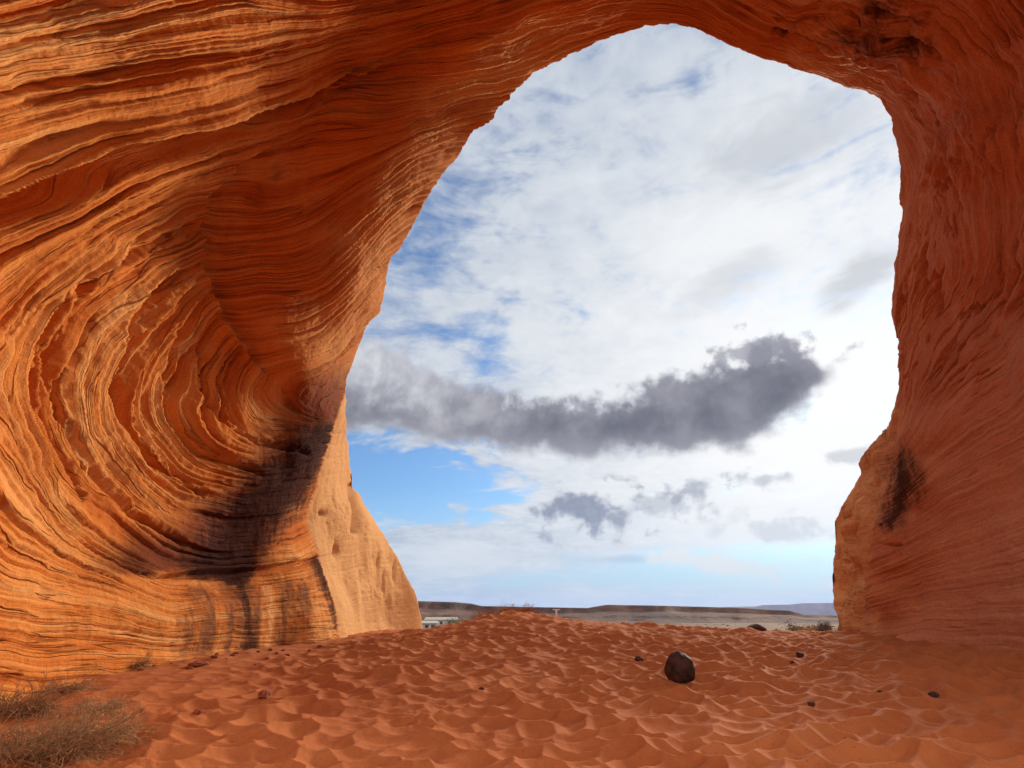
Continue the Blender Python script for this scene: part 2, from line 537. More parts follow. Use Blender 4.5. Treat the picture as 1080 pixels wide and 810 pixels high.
# ------------------------------------------------------------------ materials of the place
def rock_material():
    m, t, b = new_mat('banded_sandstone', 0.95, 0.05)
    P = t.pos()
    s = t.attr('strata'); var = t.attr('varnish'); pale = t.attr('pale'); stain = t.attr('stain'); rt = t.attr('redness')
    sx, sy, sz = t.sep(P)
    # bedding colour: noise that changes quickly across the beds and slowly along them
    v1 = t.comb(t.math('MULTIPLY', s, 0.055), t.math('MULTIPLY', sy, 0.10), t.math('MULTIPLY', sz, 0.10))
    v2 = t.comb(t.math('MULTIPLY', s, 0.33), t.math('MULTIPLY', sy, 0.16), t.math('MULTIPLY', sz, 0.16))
    n1 = t.noise(v1, 1.0, 3, 0.6, 0.1)
    n2 = t.noise(v2, 1.0, 5, 0.65, 0.1)
    n3 = t.noise(P, 0.35, 3, 0.6, 0.4)
    f = t.math('ADD', t.math('MULTIPLY', n1, 0.55), t.math('ADD', t.math('MULTIPLY', n2, 0.35), t.math('MULTIPLY', n3, 0.35)))
    c = t.ramp(f, [(0.40, (0.29, 0.053, 0.012)), (0.52, (0.47, 0.118, 0.022)), (0.62, (0.58, 0.182, 0.038)), (0.76, (0.66, 0.30, 0.10))])
    red = t.mix(f, (0.33, 0.100, 0.050), (0.62, 0.235, 0.122))
    c = t.mix(t.math('MULTIPLY', rt, 0.85), c, red)
    # thin dark bed lines as grooves, their shade painted into the colour
    def groove_line(k, wd, a, seed):
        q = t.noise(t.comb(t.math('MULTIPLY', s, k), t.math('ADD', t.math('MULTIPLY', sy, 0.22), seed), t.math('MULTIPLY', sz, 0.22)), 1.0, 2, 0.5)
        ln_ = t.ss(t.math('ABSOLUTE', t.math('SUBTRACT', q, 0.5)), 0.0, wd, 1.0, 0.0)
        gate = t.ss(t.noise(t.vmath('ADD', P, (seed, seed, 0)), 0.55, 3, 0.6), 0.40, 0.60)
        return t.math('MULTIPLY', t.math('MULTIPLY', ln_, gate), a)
    lm = t.math('MAXIMUM', groove_line(0.075, 0.022, 1.0, 3.0), groove_line(0.21, 0.030, 0.8, 31.0))
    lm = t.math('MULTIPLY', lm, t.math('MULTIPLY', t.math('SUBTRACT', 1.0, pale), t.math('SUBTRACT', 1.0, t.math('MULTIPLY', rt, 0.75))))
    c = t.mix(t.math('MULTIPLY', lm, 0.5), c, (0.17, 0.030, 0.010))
    # paler, less varnished outer faces; also the light painted near the rim
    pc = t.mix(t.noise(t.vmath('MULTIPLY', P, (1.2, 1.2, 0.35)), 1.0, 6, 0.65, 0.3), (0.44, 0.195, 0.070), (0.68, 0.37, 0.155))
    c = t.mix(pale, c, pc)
    # water streaks run down the rock
    st = t.noise(t.vmath('MULTIPLY', P, (2.2, 2.2, 0.16)), 1.0, 5, 0.6, 0.2)
    c = t.mix(t.math('MULTIPLY', stain, t.ss(st, 0.42, 0.66)), c, (0.24, 0.085, 0.035))
    c = t.mix(t.math('MULTIPLY', stain, t.ss(st, 0.45, 0.28)), c, (0.72, 0.34, 0.13))
    # desert varnish
    mr = t.math('ADD', t.attr('maroon'), t.math('MULTIPLY', t.math('SUBTRACT', n2, 0.5), 0.5))
    mr = t.math('ADD', mr, t.math('MULTIPLY', t.math('SUBTRACT', n3, 0.5), 0.9))
    c = t.mix(t.math('MULTIPLY', t.math('MULTIPLY', t.ss(mr, 0.1, 0.8), t.ss(t.attr('maroon'), 0.0, 0.15)), 0.88), c, (0.115, 0.026, 0.014))
    vn = t.math('ADD', t.math('MULTIPLY', t.noise(t.vmath('MULTIPLY', P, (2.4, 2.4, 0.9)), 1.2, 6, 0.75, 0.6), 0.55), t.math('MULTIPLY', n2, 0.45))
    vm = t.ss(t.math('ADD', var, t.math('MULTIPLY', t.math('SUBTRACT', vn, 0.5), 2.2)), 0.28, 0.80)
    c = t.mix(t.math('MULTIPLY', vm, 0.94), c, (0.042, 0.011, 0.007))
    # grain
    g = t.noise(P, 28.0, 3, 0.7)
    c = t.mix(0.35, c, t.mix(1.0, c, t.mix(t.ss(g, 0.3, 0.7), (0.62, 0.60, 0.58), (1.3, 1.28, 1.25)), 'MULTIPLY'))
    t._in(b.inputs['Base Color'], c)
    lam = t.noise(t.comb(t.math('MULTIPLY', s, 0.9), t.math('MULTIPLY', sy, 0.5), t.math('MULTIPLY', sz, 0.5)), 1.0, 4, 0.7, 0.2)
    pit = t.noise(P, 9.0, 4, 0.7)
    h = t.math('ADD', t.math('MULTIPLY', lam, 0.45), t.math('ADD', t.math('MULTIPLY', pit, 0.8), t.math('MULTIPLY', lm, -1.6)))
    t._in(b.inputs['Normal'], t.bump(h, 0.75, 0.045))
    return m


def sand_material():
    m, t, b = new_mat('orange_sand', 0.95, 0.08)
    P = t.pos()
    dist = t.vmath('LENGTH', P)
    n1 = t.noise(P, 0.5, 5, 0.6, 0.3)
    n2 = t.noise(P, 5.0, 5, 0.65)
    n3 = t.noise(P, 120.0, 3, 0.7)
    f = t.math('ADD', t.math('MULTIPLY', n1, 0.45), t.math('ADD', t.math('MULTIPLY', n2, 0.25), t.math('MULTIPLY', n3, 0.3)))
    sand = t.ramp(f, [(0.30, (0.27, 0.066, 0.020)), (0.5, (0.385, 0.112, 0.036)), (0.7, (0.50, 0.175, 0.062))])
    # specks of dark grit and straw
    sp = t.noise(P, 46.0, 2, 0.5)
    sand = t.mix(t.math('MULTIPLY', t.ss(sp, 0.66, 0.73), 0.75), sand, (0.11, 0.035, 0.02))
    # desert plain beyond: dry scrub over buff earth
    pl = t.mix(t.ss(t.noise(P, 0.12, 6, 0.7), 0.35, 0.65), (0.085, 0.045, 0.028), (0.16, 0.088, 0.054))
    pl = t.mix(t.ss(t.noise(P, 0.6, 5, 0.7), 0.52, 0.66), pl, (0.09, 0.075, 0.035))
    c = t.mix(t.ss(t.math('ADD', dist, t.math('MULTIPLY', n1, 6.0)), 33.0, 48.0), sand, pl)
    t._in(b.inputs['Base Color'], c)
    h = t.math('ADD', t.math('MULTIPLY', t.noise(P, 24.0, 4, 0.7), 1.0), t.math('MULTIPLY', n3, 0.35))
    t._in(b.inputs['Normal'], t.bump(h, 0.45, 0.012))
    return m


M_ROCK = rock_material()
M_SAND = sand_material()

# ------------------------------------------------------------------ ground
az_f = np.linspace(-56, 56, 900)
az_b = np.linspace(56, 304, 60)[1:-1]
azs = np.radians(np.concatenate([az_f, az_b]))
rr = np.concatenate([np.linspace(0.3, 4.5, 30), 4.5 * (32 / 4.5) ** np.linspace(0, 1, 700)[1:], 32 * (12000 / 32) ** np.linspace(0, 1, 90)[1:]])
Rg, Ag = np.meshgrid(rr, azs, indexing='ij')
gx = Rg * np.sin(Ag); gy = Rg * np.cos(Ag)
gz = ground_z(gx, gy)
G = np.stack([gx, gy, gz], -1)
tag(grid_mesh('ground', G[:, ::-1], M_SAND, wrap=True), kind='structure')

# ------------------------------------------------------------------ the arch
RIM = [  # px, py, distance from the eye in metres
    (447, 664, 27), (444, 648, 27), (438, 626, 27), (425, 600, 27), (412, 575, 27), (399, 556, 27), (388, 537, 26.5), (378, 520, 26.2),
    (371, 512, 25.5), (367, 490, 25), (366, 460, 24), (364, 436, 23), (363, 418, 22), (366, 398, 20.8), (372, 380, 20.4),
    (379, 362, 20.2), (388, 343, 20), (398, 330, 20), (405, 312, 20), (408, 292, 20), (418, 268, 19.9),
    (432, 245, 19.8), (443, 226, 19.7), (454, 207, 19.6), (468, 183, 19.5), (484, 163, 19.4), (492, 146, 19.3), (507, 134, 19.3), (516, 131, 19.2),
    (521, 124, 19.2), (524, 113, 19.2), (536, 104, 19.1), (549, 94, 19), (555, 85, 19), (561, 77, 19), (590, 64, 18.8), (618, 50, 18.6),
    (650, 37, 18.5), (682, 29, 18.5), (708, 27, 18.4), (732, 32, 18.4), (760, 43, 18.4), (795, 55, 18.4), (830, 68, 18.5),
    (862, 80, 18.6), (890, 89, 18.8), (912, 95, 18.9), (928, 108, 19), (940, 126, 19), (945, 145, 19), (949, 170, 18.9),
    (949, 205, 18.8), (952, 240, 18.6), (951, 262, 18.5), (946, 280, 18.4), (945, 300, 18.3), (941, 318, 18.2), (942, 338, 18.1),
    (946, 360, 18.0), (948, 390, 18.0), (948, 412, 18.1), (944, 432, 18.4), (936, 450, 19.3), (922, 466, 20.2), (909, 478, 21),
    (905, 488, 21.3), (908, 500, 21.5), (898, 516, 21.8), (886, 535, 22), (880, 550, 22.3), (881, 572, 22.5), (878, 592, 22.6), (878, 625, 22.6), (881, 650, 22.6), (885, 676, 22.6)]
OUT = [((447, 664), (-60, 930)), ((399, 556), (-60, 760)), ((364, 436), (-60, 580)), ((379, 362), (-60, 400)), ((405, 312), (-60, 240)),
       ((432, 245), (-60, 110)), ((492, 146), (-60, -20)), ((521, 124), (20, -60)), ((561, 77), (140, -60)), ((650, 37), (430, -60)), ((708, 27), (690, -60)),
       ((795, 55), (880, -60)), ((890, 89), (1020, -60)), ((928, 108), (1140, -60)), ((949, 170), (1140, 70)), ((951, 262), (1140, 210)),
       ((942, 338), (1140, 330)), ((944, 432), (1140, 460)), ((908, 500), (1140, 570)), ((878, 592), (1140, 700)), ((885, 676), (1140, 840))]
NT_, NR_ = 2200, 470
rim = np.array(RIM, float)
L = np.concatenate([[0], np.cumsum(np.hypot(*np.diff(rim[:, :2], axis=0).T))])
# density: even along the mean of rim length and outer length
oi = [int(np.argmin(np.hypot(rim[:, 0] - a[0], rim[:, 1] - a[1]))) for a, b in OUT]
op = np.array([b for a, b in OUT], float)
ox = np.interp(L, L[oi], op[:, 0]); oy = np.interp(L, L[oi], op[:, 1])
L2 = np.concatenate([[0], np.cumsum(0.4 * np.hypot(*np.diff(rim[:, :2], axis=0).T) + 0.6 * np.hypot(np.diff(ox), np.diff(oy)))])
T = np.linspace(0, L2[-1], NT_)
rx = np.interp(T, L2, rim[:, 0]); ry = np.interp(T, L2, rim[:, 1]); rd = np.interp(T, L2, rim[:, 2])
OX = np.interp(T, L2, ox); OY = np.interp(T, L2, oy)


def smooth1(a, k):
    ker = np.hanning(2 * k + 3)[1:-1]; ker /= ker.sum()
    return np.convolve(np.pad(a, k, mode='edge'), ker, 'valid')


rx = smooth1(rx, 3); ry = smooth1(ry, 3); rd = smooth1(rd, 12)
OX = smooth1(OX, 60); OY = smooth1(OY, 60)
# small broken notches along the rim
nz = fbm(T * 0.02, 3.3, 0.5, 5, 0.6)
dirx, diry = OX - rx, OY - ry; dl = np.hypot(dirx, diry); dirx /= dl; diry /= dl
nz = nz * (1 + 1.5 * np.exp(-((rx - 540) / 60) ** 2) * (ry < 200))
rx += dirx * nz * 2.6; ry += diry * nz * 2.6

u = np.linspace(0, 1, NR_)
g = 0.75 * u + 0.25 * u ** 1.6
PX = rx[None] + (OX - rx)[None] * g[:, None]
PY = ry[None] + (OY - ry)[None] * g[:, None]
kk = np.linspace(0, 1, 26)[1:] ** 1.4
PXe = 540 + (OX - 540)[None] * (1 + 3.6 * kk[:, None]); PYe = 405 + (OY - 405)[None] * (1 + 3.6 * kk[:, None])
PX = np.concatenate([PX, PXe]); PY = np.concatenate([PY, PYe])


def qc(px, py):
    x = (np.asarray(px, float) - 540) / FOC; y = (np.asarray(py, float) - 405) / FOC
    r = np.hypot(x, y) + 1e-9; a = np.arctan(r) / r
    return np.stack([x * a, y * a], -1)


DC = [  # interior distances
    # left buttress crease and face
    (361, 432, 20.6), (352, 455, 20.0), (343, 490, 19.6), (333, 520, 19.3), (324, 548, 19.1), (333, 580, 19.1), (345, 615, 19.2), (357, 650, 19.3), (362, 674, 19.3),
    (372, 540, 23.2), (376, 600, 23.4), (385, 660, 23.4), (352, 540, 21.2), (362, 610, 21.5), (420, 640, 26.0), (400, 600, 25.3),
    # left wall, from the rim to the frame edge
    (345, 400, 18.2), (330, 440, 18.1), (300, 440, 17.6), (335, 330, 16.8), (370, 300, 16.9), (400, 220, 16.9), (350, 230, 16.1), (450, 150, 17.2), (300, 300, 15.8),
    (250, 300, 15.5), (204, 215, 14.6), (203, 255, 14.8), (206, 300, 15.1), (226, 340, 15.6), (258, 375, 16.2), (290, 405, 16.7),
    (240, 180, 15.0), (290, 140, 15.4), (340, 105, 15.7), (400, 60, 16.1), (280, 210, 15.5), (330, 160, 16.1), (420, 100, 16.4), (500, 60, 16.6),
    (160, 320, 13.8), (120, 340, 12.9), (120, 420, 13.3), (160, 450, 14.2), (210, 450, 15.2), (250, 480, 16.0), (80, 400, 12.1), (60, 460, 11.6),
    (0, 300, 9.9), (0, 420, 9.9), (40, 330, 10.8), (100, 250, 11.4), (0, 200, 9.9), (0, 100, 9.7), (0, 0, 9.7), (100, 130, 11.4), (100, 30, 11.1), (220, 90, 12.9), (250, 20, 13.0),
    (60, 200, 10.9), (150, 180, 12.6),
    (350, 10, 14.5), (470, 10, 15.9), (560, 20, 16.8), (620, 10, 16.9), (560, -50, 15.6),
    (0, 500, 9.7), (60, 540, 11.0), (130, 590, 12.6), (160, 612, 13.2), (200, 560, 14.8), (240, 545, 15.9), (300, 540, 17.4), (200, 600, 14.9), (250, 602, 16.0), (310, 590, 17.6), (300, 500, 17.3),
    (0, 600, 9.4), (0, 680, 9.4), (0, 740, 9.5), (90, 640, 11.2), (90, 720, 11.2), (180, 640, 13.4), (180, 695, 13.5), (240, 640, 15.0), (240, 688, 15.0), (300, 640, 16.9), (300, 680, 16.8), (330, 620, 18.0),
    (-60, 400, 8.6), (-60, 100, 8.8), (-60, 760, 8.4), (-60, 600, 8.5),
    # below the sand line
    (0, 850, 9.6), (180, 800, 13.6), (300, 760, 17.0), (400, 720, 23),
    # the span
    (700, -20, 16.8), (760, 10, 17.2), (850, 20, 16.9), (850, 50, 17.6), (920, 20, 15.9), (900, 60, 17.3), (960, 60, 16.0), (800, -60, 15.6),
    # right pillar
    (975, 110, 17.0), (1000, 160, 15.9), (985, 200, 16.9), (1000, 260, 15.9), (1040, 60, 14.6), (1080, 0, 13.9), (1080, 100, 14.1), (1080, 200, 14.3), (1040, 200, 15.1),
    (975, 300, 16.8), (985, 340, 16.5), (1030, 320, 15.4), (965, 380, 17.0), (1080, 340, 14.1), (1080, 450, 13.7), (1000, 420, 15.9), (965, 440, 17.0),
    (945, 455, 17.9), (940, 490, 17.7), (935, 520, 17.6), (927, 555, 17.6), (917, 590, 17.8), (908, 625, 18.1), (900, 665, 18.5), (890, 690, 18.8),
    (925, 490, 19.3), (915, 530, 19.7), (902, 570, 20.2), (893, 620, 20.6), (888, 660, 20.8),
    (980, 480, 16.4), (980, 540, 16.3), (1000, 600, 15.7), (1000, 660, 15.7), (1080, 560, 13.5), (1080, 640, 13.4), (1080, 690, 13.4), (1080, 800, 13.3), (940, 660, 17.3), (940, 610, 17.2),
    (1140, 100, 12.8), (1140, 400, 12.3), (1140, 700, 12.0),
    # overhead and behind the frame
    (540, -200, 13.6), (200, -200, 11.5), (-100, -100, 8.8), (900, -200, 13.2), (1200, -100, 11.6), (540, -500, 11.8), (0, -500, 9.5), (1100, -500, 11.0),
    (-400, 400, 6.6), (-400, 0, 7.0), (-400, 800, 6.6), (1500, 400, 10.2), (1500, 0, 10.2), (1500, 800, 10.0), (540, -1200, 11.0), (-1000, 400, 6.2), (-1000, -600, 8.0),
    (-1000, 1200, 6.4), (2100, 400, 9.6), (2100, -600, 10.5), (2100, 1200, 9.8), (-1800, 400, 6.6), (2900, 400, 9.6), (-600, -1500, 9.6), (1700, -1500, 11.0), (540, -1900, 11.5), (-200, 1100, 8.6), (1300, 1000, 12.0)]
rimsub = rim[::2]
pts = [(a, b) for a, b, c in DC] + [(a, b) for a, b, c in rimsub]
dM = tps_fit(qc(*np.array(pts).T), [c for a, b, c in DC] + [c for a, b, c in rimsub], 2e-5)
DIST = tps_eval(dM, qc(PX, PY))

# bedding: traced lines of equal stratigraphic height over the rock face
SL = {
 0: [(0, 0), (80, -20)], 50: [(0, 50), (100, 28), (200, 5), (260, -10)],
 100: [(0, 100), (90, 82), (170, 68), (330, 35), (460, 5), (520, -15)],
 150: [(0, 150), (150, 110), (250, 85), (400, 40), (520, 5), (600, -10)],
 200: [(0, 200), (100, 150), (230, 115), (340, 80), (390, 55), (470, 40), (560, 15), (640, 0), (700, 8), (760, 25), (830, 50), (900, 72), (945, 105), (975, 160), (985, 220), (975, 290), (960, 350), (950, 400)],
 230: [(0, 232), (60, 207), (110, 165), (200, 135), (300, 112), (350, 80), (450, 75), (540, 55), (600, 35), (660, 18), (700, 18), (750, 35), (820, 60), (900, 88), (930, 115), (955, 170), (962, 230), (955, 290), (947, 350)],
 255: [(0, 262), (80, 225), (150, 180), (240, 152), (300, 125), (360, 95), (440, 95), (520, 85), (545, 75), (610, 50), (680, 28), (720, 26), (800, 56), (900, 92), (938, 130), (951, 200), (951, 250), (942, 320)],
 285: [(0, 320), (60, 262), (130, 222), (200, 178), (260, 150), (320, 128), (400, 125), (470, 110), (530, 90)],
 310: [(-20, 400), (0, 370), (50, 310), (110, 250), (190, 200), (240, 170), (330, 160), (420, 145), (500, 120)],
 335: [(150, 600), (80, 555), (30, 500), (12, 430), (30, 365), (60, 320), (110, 275), (180, 238), (205, 212), (230, 212), (300, 210), (360, 190), (430, 155), (490, 130)],
 370: [(310, 592), (230, 600), (170, 580), (110, 530), (60, 470), (55, 400), (90, 335), (150, 290), (190, 262), (203, 250), (230, 255), (290, 250), (350, 225), (410, 185), (465, 150)],
 410: [(310, 540), (240, 550), (180, 535), (120, 495), (95, 430), (110, 370), (165, 320), (192, 295), (204, 280), (230, 282), (290, 275), (340, 265), (390, 220), (440, 180)],
 450: [(325, 510), (250, 515), (190, 500), (150, 450), (145, 400), (175, 350), (200, 320), (210, 306), (235, 308), (270, 302), (320, 300), (345, 290), (370, 260), (415, 215)],
 490: [(335, 480), (270, 495), (215, 475), (185, 430), (195, 380), (218, 350), (226, 336), (245, 338), (280, 332), (330, 325), (352, 310), (380, 280), (420, 245)],
 530: [(345, 455), (285, 465), (240, 440), (228, 400), (243, 382), (254, 367), (275, 365), (300, 358), (340, 355), (360, 340), (395, 290)],
 570: [(352, 430), (300, 440), (270, 420), (288, 396), (330, 385), (360, 375), (385, 335)],
 610: [(330, 415), (360, 405), (370, 385)],
 300: [(0, 465), (50, 540), (100, 580), (150, 614)], 270: [(0, 545), (60, 580), (120, 610), (180, 640), (330, 618)],
 230.01: [(0, 610), (80, 625), (180, 652), (280, 650), (340, 640)], 180: [(0, 665), (180, 680), (300, 675), (360, 670)], 120: [(0, 740), (360, 735)],
 150.01: [(700, -20), (800, 15), (880, 40), (960, 70), (1010, 130), (1020, 200), (1010, 280), (985, 350), (965, 400), (955, 440)],
 100.01: [(780, -30), (900, 5), (1000, 50), (1050, 130), (1060, 220), (1040, 300), (1000, 370), (970, 430)],
 50.01: [(900, -40), (1020, 10), (1090, 100), (1100, 220), (1080, 300), (1030, 370), (985, 430), (955, 480)],
 0.01: [(1080, -30), (1150, 100), (1150, 250), (1080, 350), (1000, 430), (950, 500)],
 -50: [(1150, 330), (1080, 410), (1000, 470), (940, 520)], -100: [(1140, 400), (1080, 450), (1000, 500), (930, 550)],
 -160: [(1140, 480), (1080, 510), (1000, 545), (920, 590)], -220: [(1140, 560), (1080, 575), (1000, 600), (910, 630)],
 -280: [(1140, 640), (1080, 645), (1000, 650), (905, 665)], -340: [(1140, 700), (900, 700)]}
sp_, sv_ = [], []
for v, pl in SL.items():
    for (x0, y0), (x1, y1) in zip(pl[:-1], pl[1:]):
        n = max(1, int(math.hypot(x1 - x0, y1 - y0) / 28))
        for i in range(n):
            sp_.append(((x0 + (x1 - x0) * i / n) / 500, (y0 + (y1 - y0) * i / n) / 500)); sv_.append(v)
    sp_.append((pl[-1][0] / 500, pl[-1][1] / 500)); sv_.append(v)
sM = tps_fit(sp_, sv_, 0.004)
gxs = np.arange(-70, 1151, 4.0); gys = np.arange(-70, 861, 4.0)
GX, GY = np.meshgrid(gxs, gys)
SG = tps_eval(sM, np.stack([GX / 500, GY / 500], -1))


def bil(Gd, px, py):
    fx = np.clip((px - gxs[0]) / 4, 0, len(gxs) - 1.001); fy = np.clip((py - gys[0]) / 4, 0, len(gys) - 1.001)
    i = fx.astype(int); j = fy.astype(int); a = fx - i; b = fy - j
    return (Gd[j, i] * (1 - a) + Gd[j, i + 1] * a) * (1 - b) + (Gd[j + 1, i] * (1 - a) + Gd[j + 1, i + 1] * a) * b


S = bil(SG, PX, PY)
# the sharp crease where the swirl meets the smooth bay: beds kink across it
CRS = [(203, 205), (203, 225), (203, 250), (204, 281), (210, 306), (226, 336), (254, 367), (286, 397), (320, 425), (350, 445)]
CRV = [325, 345, 370, 410, 450, 490, 530, 570, 600, 610]
cd, cs = seg_dist(PX, PY, CRS)
ap = np.array(sp_) * 500; av = np.array(sv_)
pd_, ps_ = seg_dist(ap[:, 0], ap[:, 1], CRS)
cpt, cvl = [], []
for i in range(len(CRS) - 1):
    for q_ in (0, 1 / 3, 2 / 3):
        cpt.append((CRS[i][0] + (CRS[i + 1][0] - CRS[i][0]) * q_, CRS[i][1] + (CRS[i + 1][1] - CRS[i][1]) * q_)); cvl.append(CRV[i] + (CRV[i + 1] - CRV[i]) * q_)
Sside = np.zeros(PX.shape)
for sg in (1, -1):
    k_ = (ps_ * sg > 0) & (pd_ > 6) & (pd_ < 190)
    if sg > 0:                       # beds hang steeply from the crease on the swirl side
        xp = [(190, 350), (172, 400), (186, 455), (208, 376), (206, 420), (236, 465), (234, 398), (246, 432)]; xv = [450, 450, 450, 490, 490, 490, 522, 530]
    else:
        xp, xv = [], []
    Pn = np.array(list(map(tuple, ap[k_])) + cpt + xp) / 500
    Mn = tps_fit(Pn, list(av[k_]) + cvl + xv, 0.001)
    sel = (cs * sg > 0) & (cd < 110)
    Sside[sel] = tps_eval(Mn, np.stack([PX[sel] / 500, PY[sel] / 500], -1))
wS = sm(cd, 105, 50) * sm(PY, 195, 235)
S = S * (1 - wS) + Sside * wS
S = S + 0.5 * (np.clip(PY, None, -60) + 60) + 0.3 * np.clip(PX - 1140, 0, None)
RAY = ray(PX, PY)
P0 = CAM + RAY * DIST[..., None]


def normals(P):
    du = np.gradient(P, axis=0); dv = np.gradient(P, axis=1)
    n = np.cross(du, dv); n /= np.linalg.norm(n, axis=-1, keepdims=True) + 1e-9
    s = np.sign(-(n * RAY).sum(-1))[..., None]
    return n * np.where(s == 0, 1, s)


N0 = normals(P0)
X, Y, Z = P0[..., 0], P0[..., 1], P0[..., 2]

# masks over the rock face ------------------------------------------------
jit = fbm(X * 0.8, Y * 0.8, Z * 0.8, 4)
LB = [(364, 415), (352, 450), (341, 490), (331, 522), (323, 550), (333, 580), (345, 615), (357, 650), (363, 690), (500, 720), (470, 640), (440, 560), (390, 500), (385, 430)]
RB = [(950, 432), (943, 460), (940, 490), (936, 520), (929, 550), (920, 585), (911, 620), (903, 660), (895, 700), (840, 700), (840, 540), (880, 470), (930, 440)]
sdL = poly_sd(PX, PY, LB); sdR = poly_sd(PX, PY, RB)
m_lb = sm(sdL + 2 * jit, -2, 2.5); m_rb = sm(sdR + 3 * jit, -4, 4)
VARN = [((348, 452), 2), ((338, 462), 14), ((325, 475), 28), ((300, 510), 38), ((265, 545), 44), ((235, 580), 46), ((215, 606), 44)]
varn = np.zeros(PX.shape)
for i in range(len(VARN) - 1):
    (a, wa), (b, wb) = VARN[i], VARN[i + 1]
    d, _ = seg_dist(PX, PY, [a, b])
    varn = np.maximum(varn, np.clip(1 - d / ((wa + wb) / 2 * 1.3), 0, 1))
varn *= sm(PY, 625, 603)
wide = np.clip(1 - seg_dist(PX, PY, [(345, 430), (318, 470), (285, 510), (245, 550), (200, 580), (150, 598)])[0] / 72, 0, 1) * sm(PY, 618, 600) + 0.55 * np.clip(1 - seg_dist(PX, PY, [(250, 600), (255, 690)])[0] / 45, 0, 1)
v2 = np.clip(1 - seg_dist(PX, PY, [(250, 600), (262, 650), (265, 690)])[0] / 26, 0, 1) * 0.75
v3 = np.clip(1 - seg_dist(PX, PY, [(334, 590), (350, 625), (360, 660)])[0] / 16, 0, 1) * 0.9
v4 = np.clip(1 - seg_dist(PX, PY, [(952, 490), (957, 510), (946, 545)])[0] / 38, 0, 1) * 0.85
v5 = np.clip(1 - seg_dist(PX, PY, [(930, 12), (900, 30), (960, 45)])[0] / 60, 0, 1) * 0.62
v6 = np.clip(1 - seg_dist(PX, PY, [(825, 22), (830, 26)])[0] / 9, 0, 1) * 1.1
varn = np.clip(varn * 1.15 + v2 + v3 + v4 + v5 + v6, 0, 1.2) * (1 - m_lb)
stain = sm(poly_sd(PX, PY, [(178, 612), (340, 605), (362, 690), (178, 700)]), -4, 14) * (1 - m_lb)
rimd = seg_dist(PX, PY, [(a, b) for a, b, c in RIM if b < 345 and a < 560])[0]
rim_lit = sm(rimd + 14 * jit, 105, 15) * (PX < 700)  # rock by the left rim painted paler to stand in for light
pale = np.clip(m_lb + 0.35 * m_rb + 0.42 * rim_lit * (1 - m_lb), 0, 1)
low = sm(PY + 10 * jit, 540, 640) * sm(PX, 420, 300)
redness = sm(PX, 760, 1000)
redness = np.clip(redness * (1 - pale), 0, 1)

# relief ------------------------------------------------------------------
sgrid = np.arange(-900, 900, 0.1)


def profile(seed, lo, hi, jag, soft):
    r_ = np.random.default_rng(seed); out = np.zeros(len(sgrid)); i = 0
    while i < len(out):
        th = r_.uniform(lo, hi) * (1.7 if r_.random() < 0.2 else 1)
        n = max(3, int(th / 0.1)); a = r_.uniform(0.25, 1.0); o = r_.uniform(-0.25, 0.25)
        tt_ = np.linspace(0, 1, n)
        seg = o + a * (tt_ ** 1.6 - 0.45)
        out[i:i + n] = seg[:len(out) - i]; i += n
    k = int(soft / 0.1); ker = np.hanning(2 * k + 3)[1:-1]; ker /= ker.sum()
    return np.convolve(out, ker, 'same')


pf_big = profile(3, 13, 34, 0, 1.6)
pf_mid = profile(4, 5, 13, 0, 0.8)


def slots(seed, lo, hi, wd):
    r_ = np.random.default_rng(seed); out = np.zeros(len(sgrid)); x = -900.0
    while x < 900:
        x += r_.uniform(lo, hi)
        w_ = wd * r_.uniform(0.6, 1.8); a = r_.uniform(0.15, 1.0) ** 1.5
        out = np.maximum(out, a * np.where(sgrid > x, np.exp(-((sgrid - x) / (w_ * 2.2)) ** 2), np.exp(-((sgrid - x) / (w_ * 0.6)) ** 2)))
    return out


pf_slot = slots(11, 9, 26, 1.5)
pf_slot2 = slots(12, 4, 10, 0.7)
pf_fin = profile(5, 1.8, 4.5, 0, 0.4)
W1 = fbm(X * 0.35, Y * 0.35, Z * 0.35, 3)
W2 = fbm(X * 1.6, Y * 1.6, Z * 1.6, 3)
W3 = fbm(X * 6, Y * 6, Z * 6, 3)
Ss = S + 5.5 * W1 + 0.8 * W2 + 0.3 * W3
look = lambda pf, s: np.interp(s, sgrid, pf)
# how boldly the beds stand out, place by place
blob_ = lambda x, y, r: np.exp(-((PX - x) ** 2 + (PY - y) ** 2) / (r * r))
swirl = np.clip(blob_(90, 420, 110) + blob_(150, 400, 90) + blob_(200, 450, 70) + blob_(100, 330, 70), 0, 1.2)
rimz = sm(PX, 300, 380) * sm(PX, 620, 480) * sm(PY, 20, 90) * (1 - m_lb)
A_big = 0.19 + 0.26 * swirl + 0.10 * sm(PY, 260, 120) * sm(PX, 600, 400)
A_mid = 0.075 + 0.07 * swirl + 0.13 * rimz
A_fin = 0.016 + 0.018 * rimz
calmL = sm(PY, 575, 640) * sm(PX, 500, 380)
rightm = sm(PX, 640, 900)
A_big = A_big * (1 - 0.75 * calmL) * (1 - 0.1 * rightm)
A_mid = A_mid * (1 - 0.6 * calmL) * (1 - 0.1 * rightm)
am = 0.35 + 0.65 * sm(fbm(X * 0.3 + 4, Y * 0.3, Z * 0.3, 3), -0.5, 0.5)
both = np.clip(m_lb + m_rb, 0, 1)
A_big *= (1 - 0.85 * both) * am; A_mid *= (1 - 0.9 * both) * (0.4 + 0.6 * am)
gate1 = sm(fbm(X * 0.5 + 8, Y * 0.5, Z * 0.5, 3), -0.35, 0.25); gate2 = sm(fbm(X * 0.9, Y * 0.9 + 5, Z * 0.9, 3), -0.15, 0.35)
slot_a = (0.15 + 0.13 * swirl) * (1 - 0.8 * both) * (1 - 0.6 * calmL) * (1 - 0.45 * rightm)
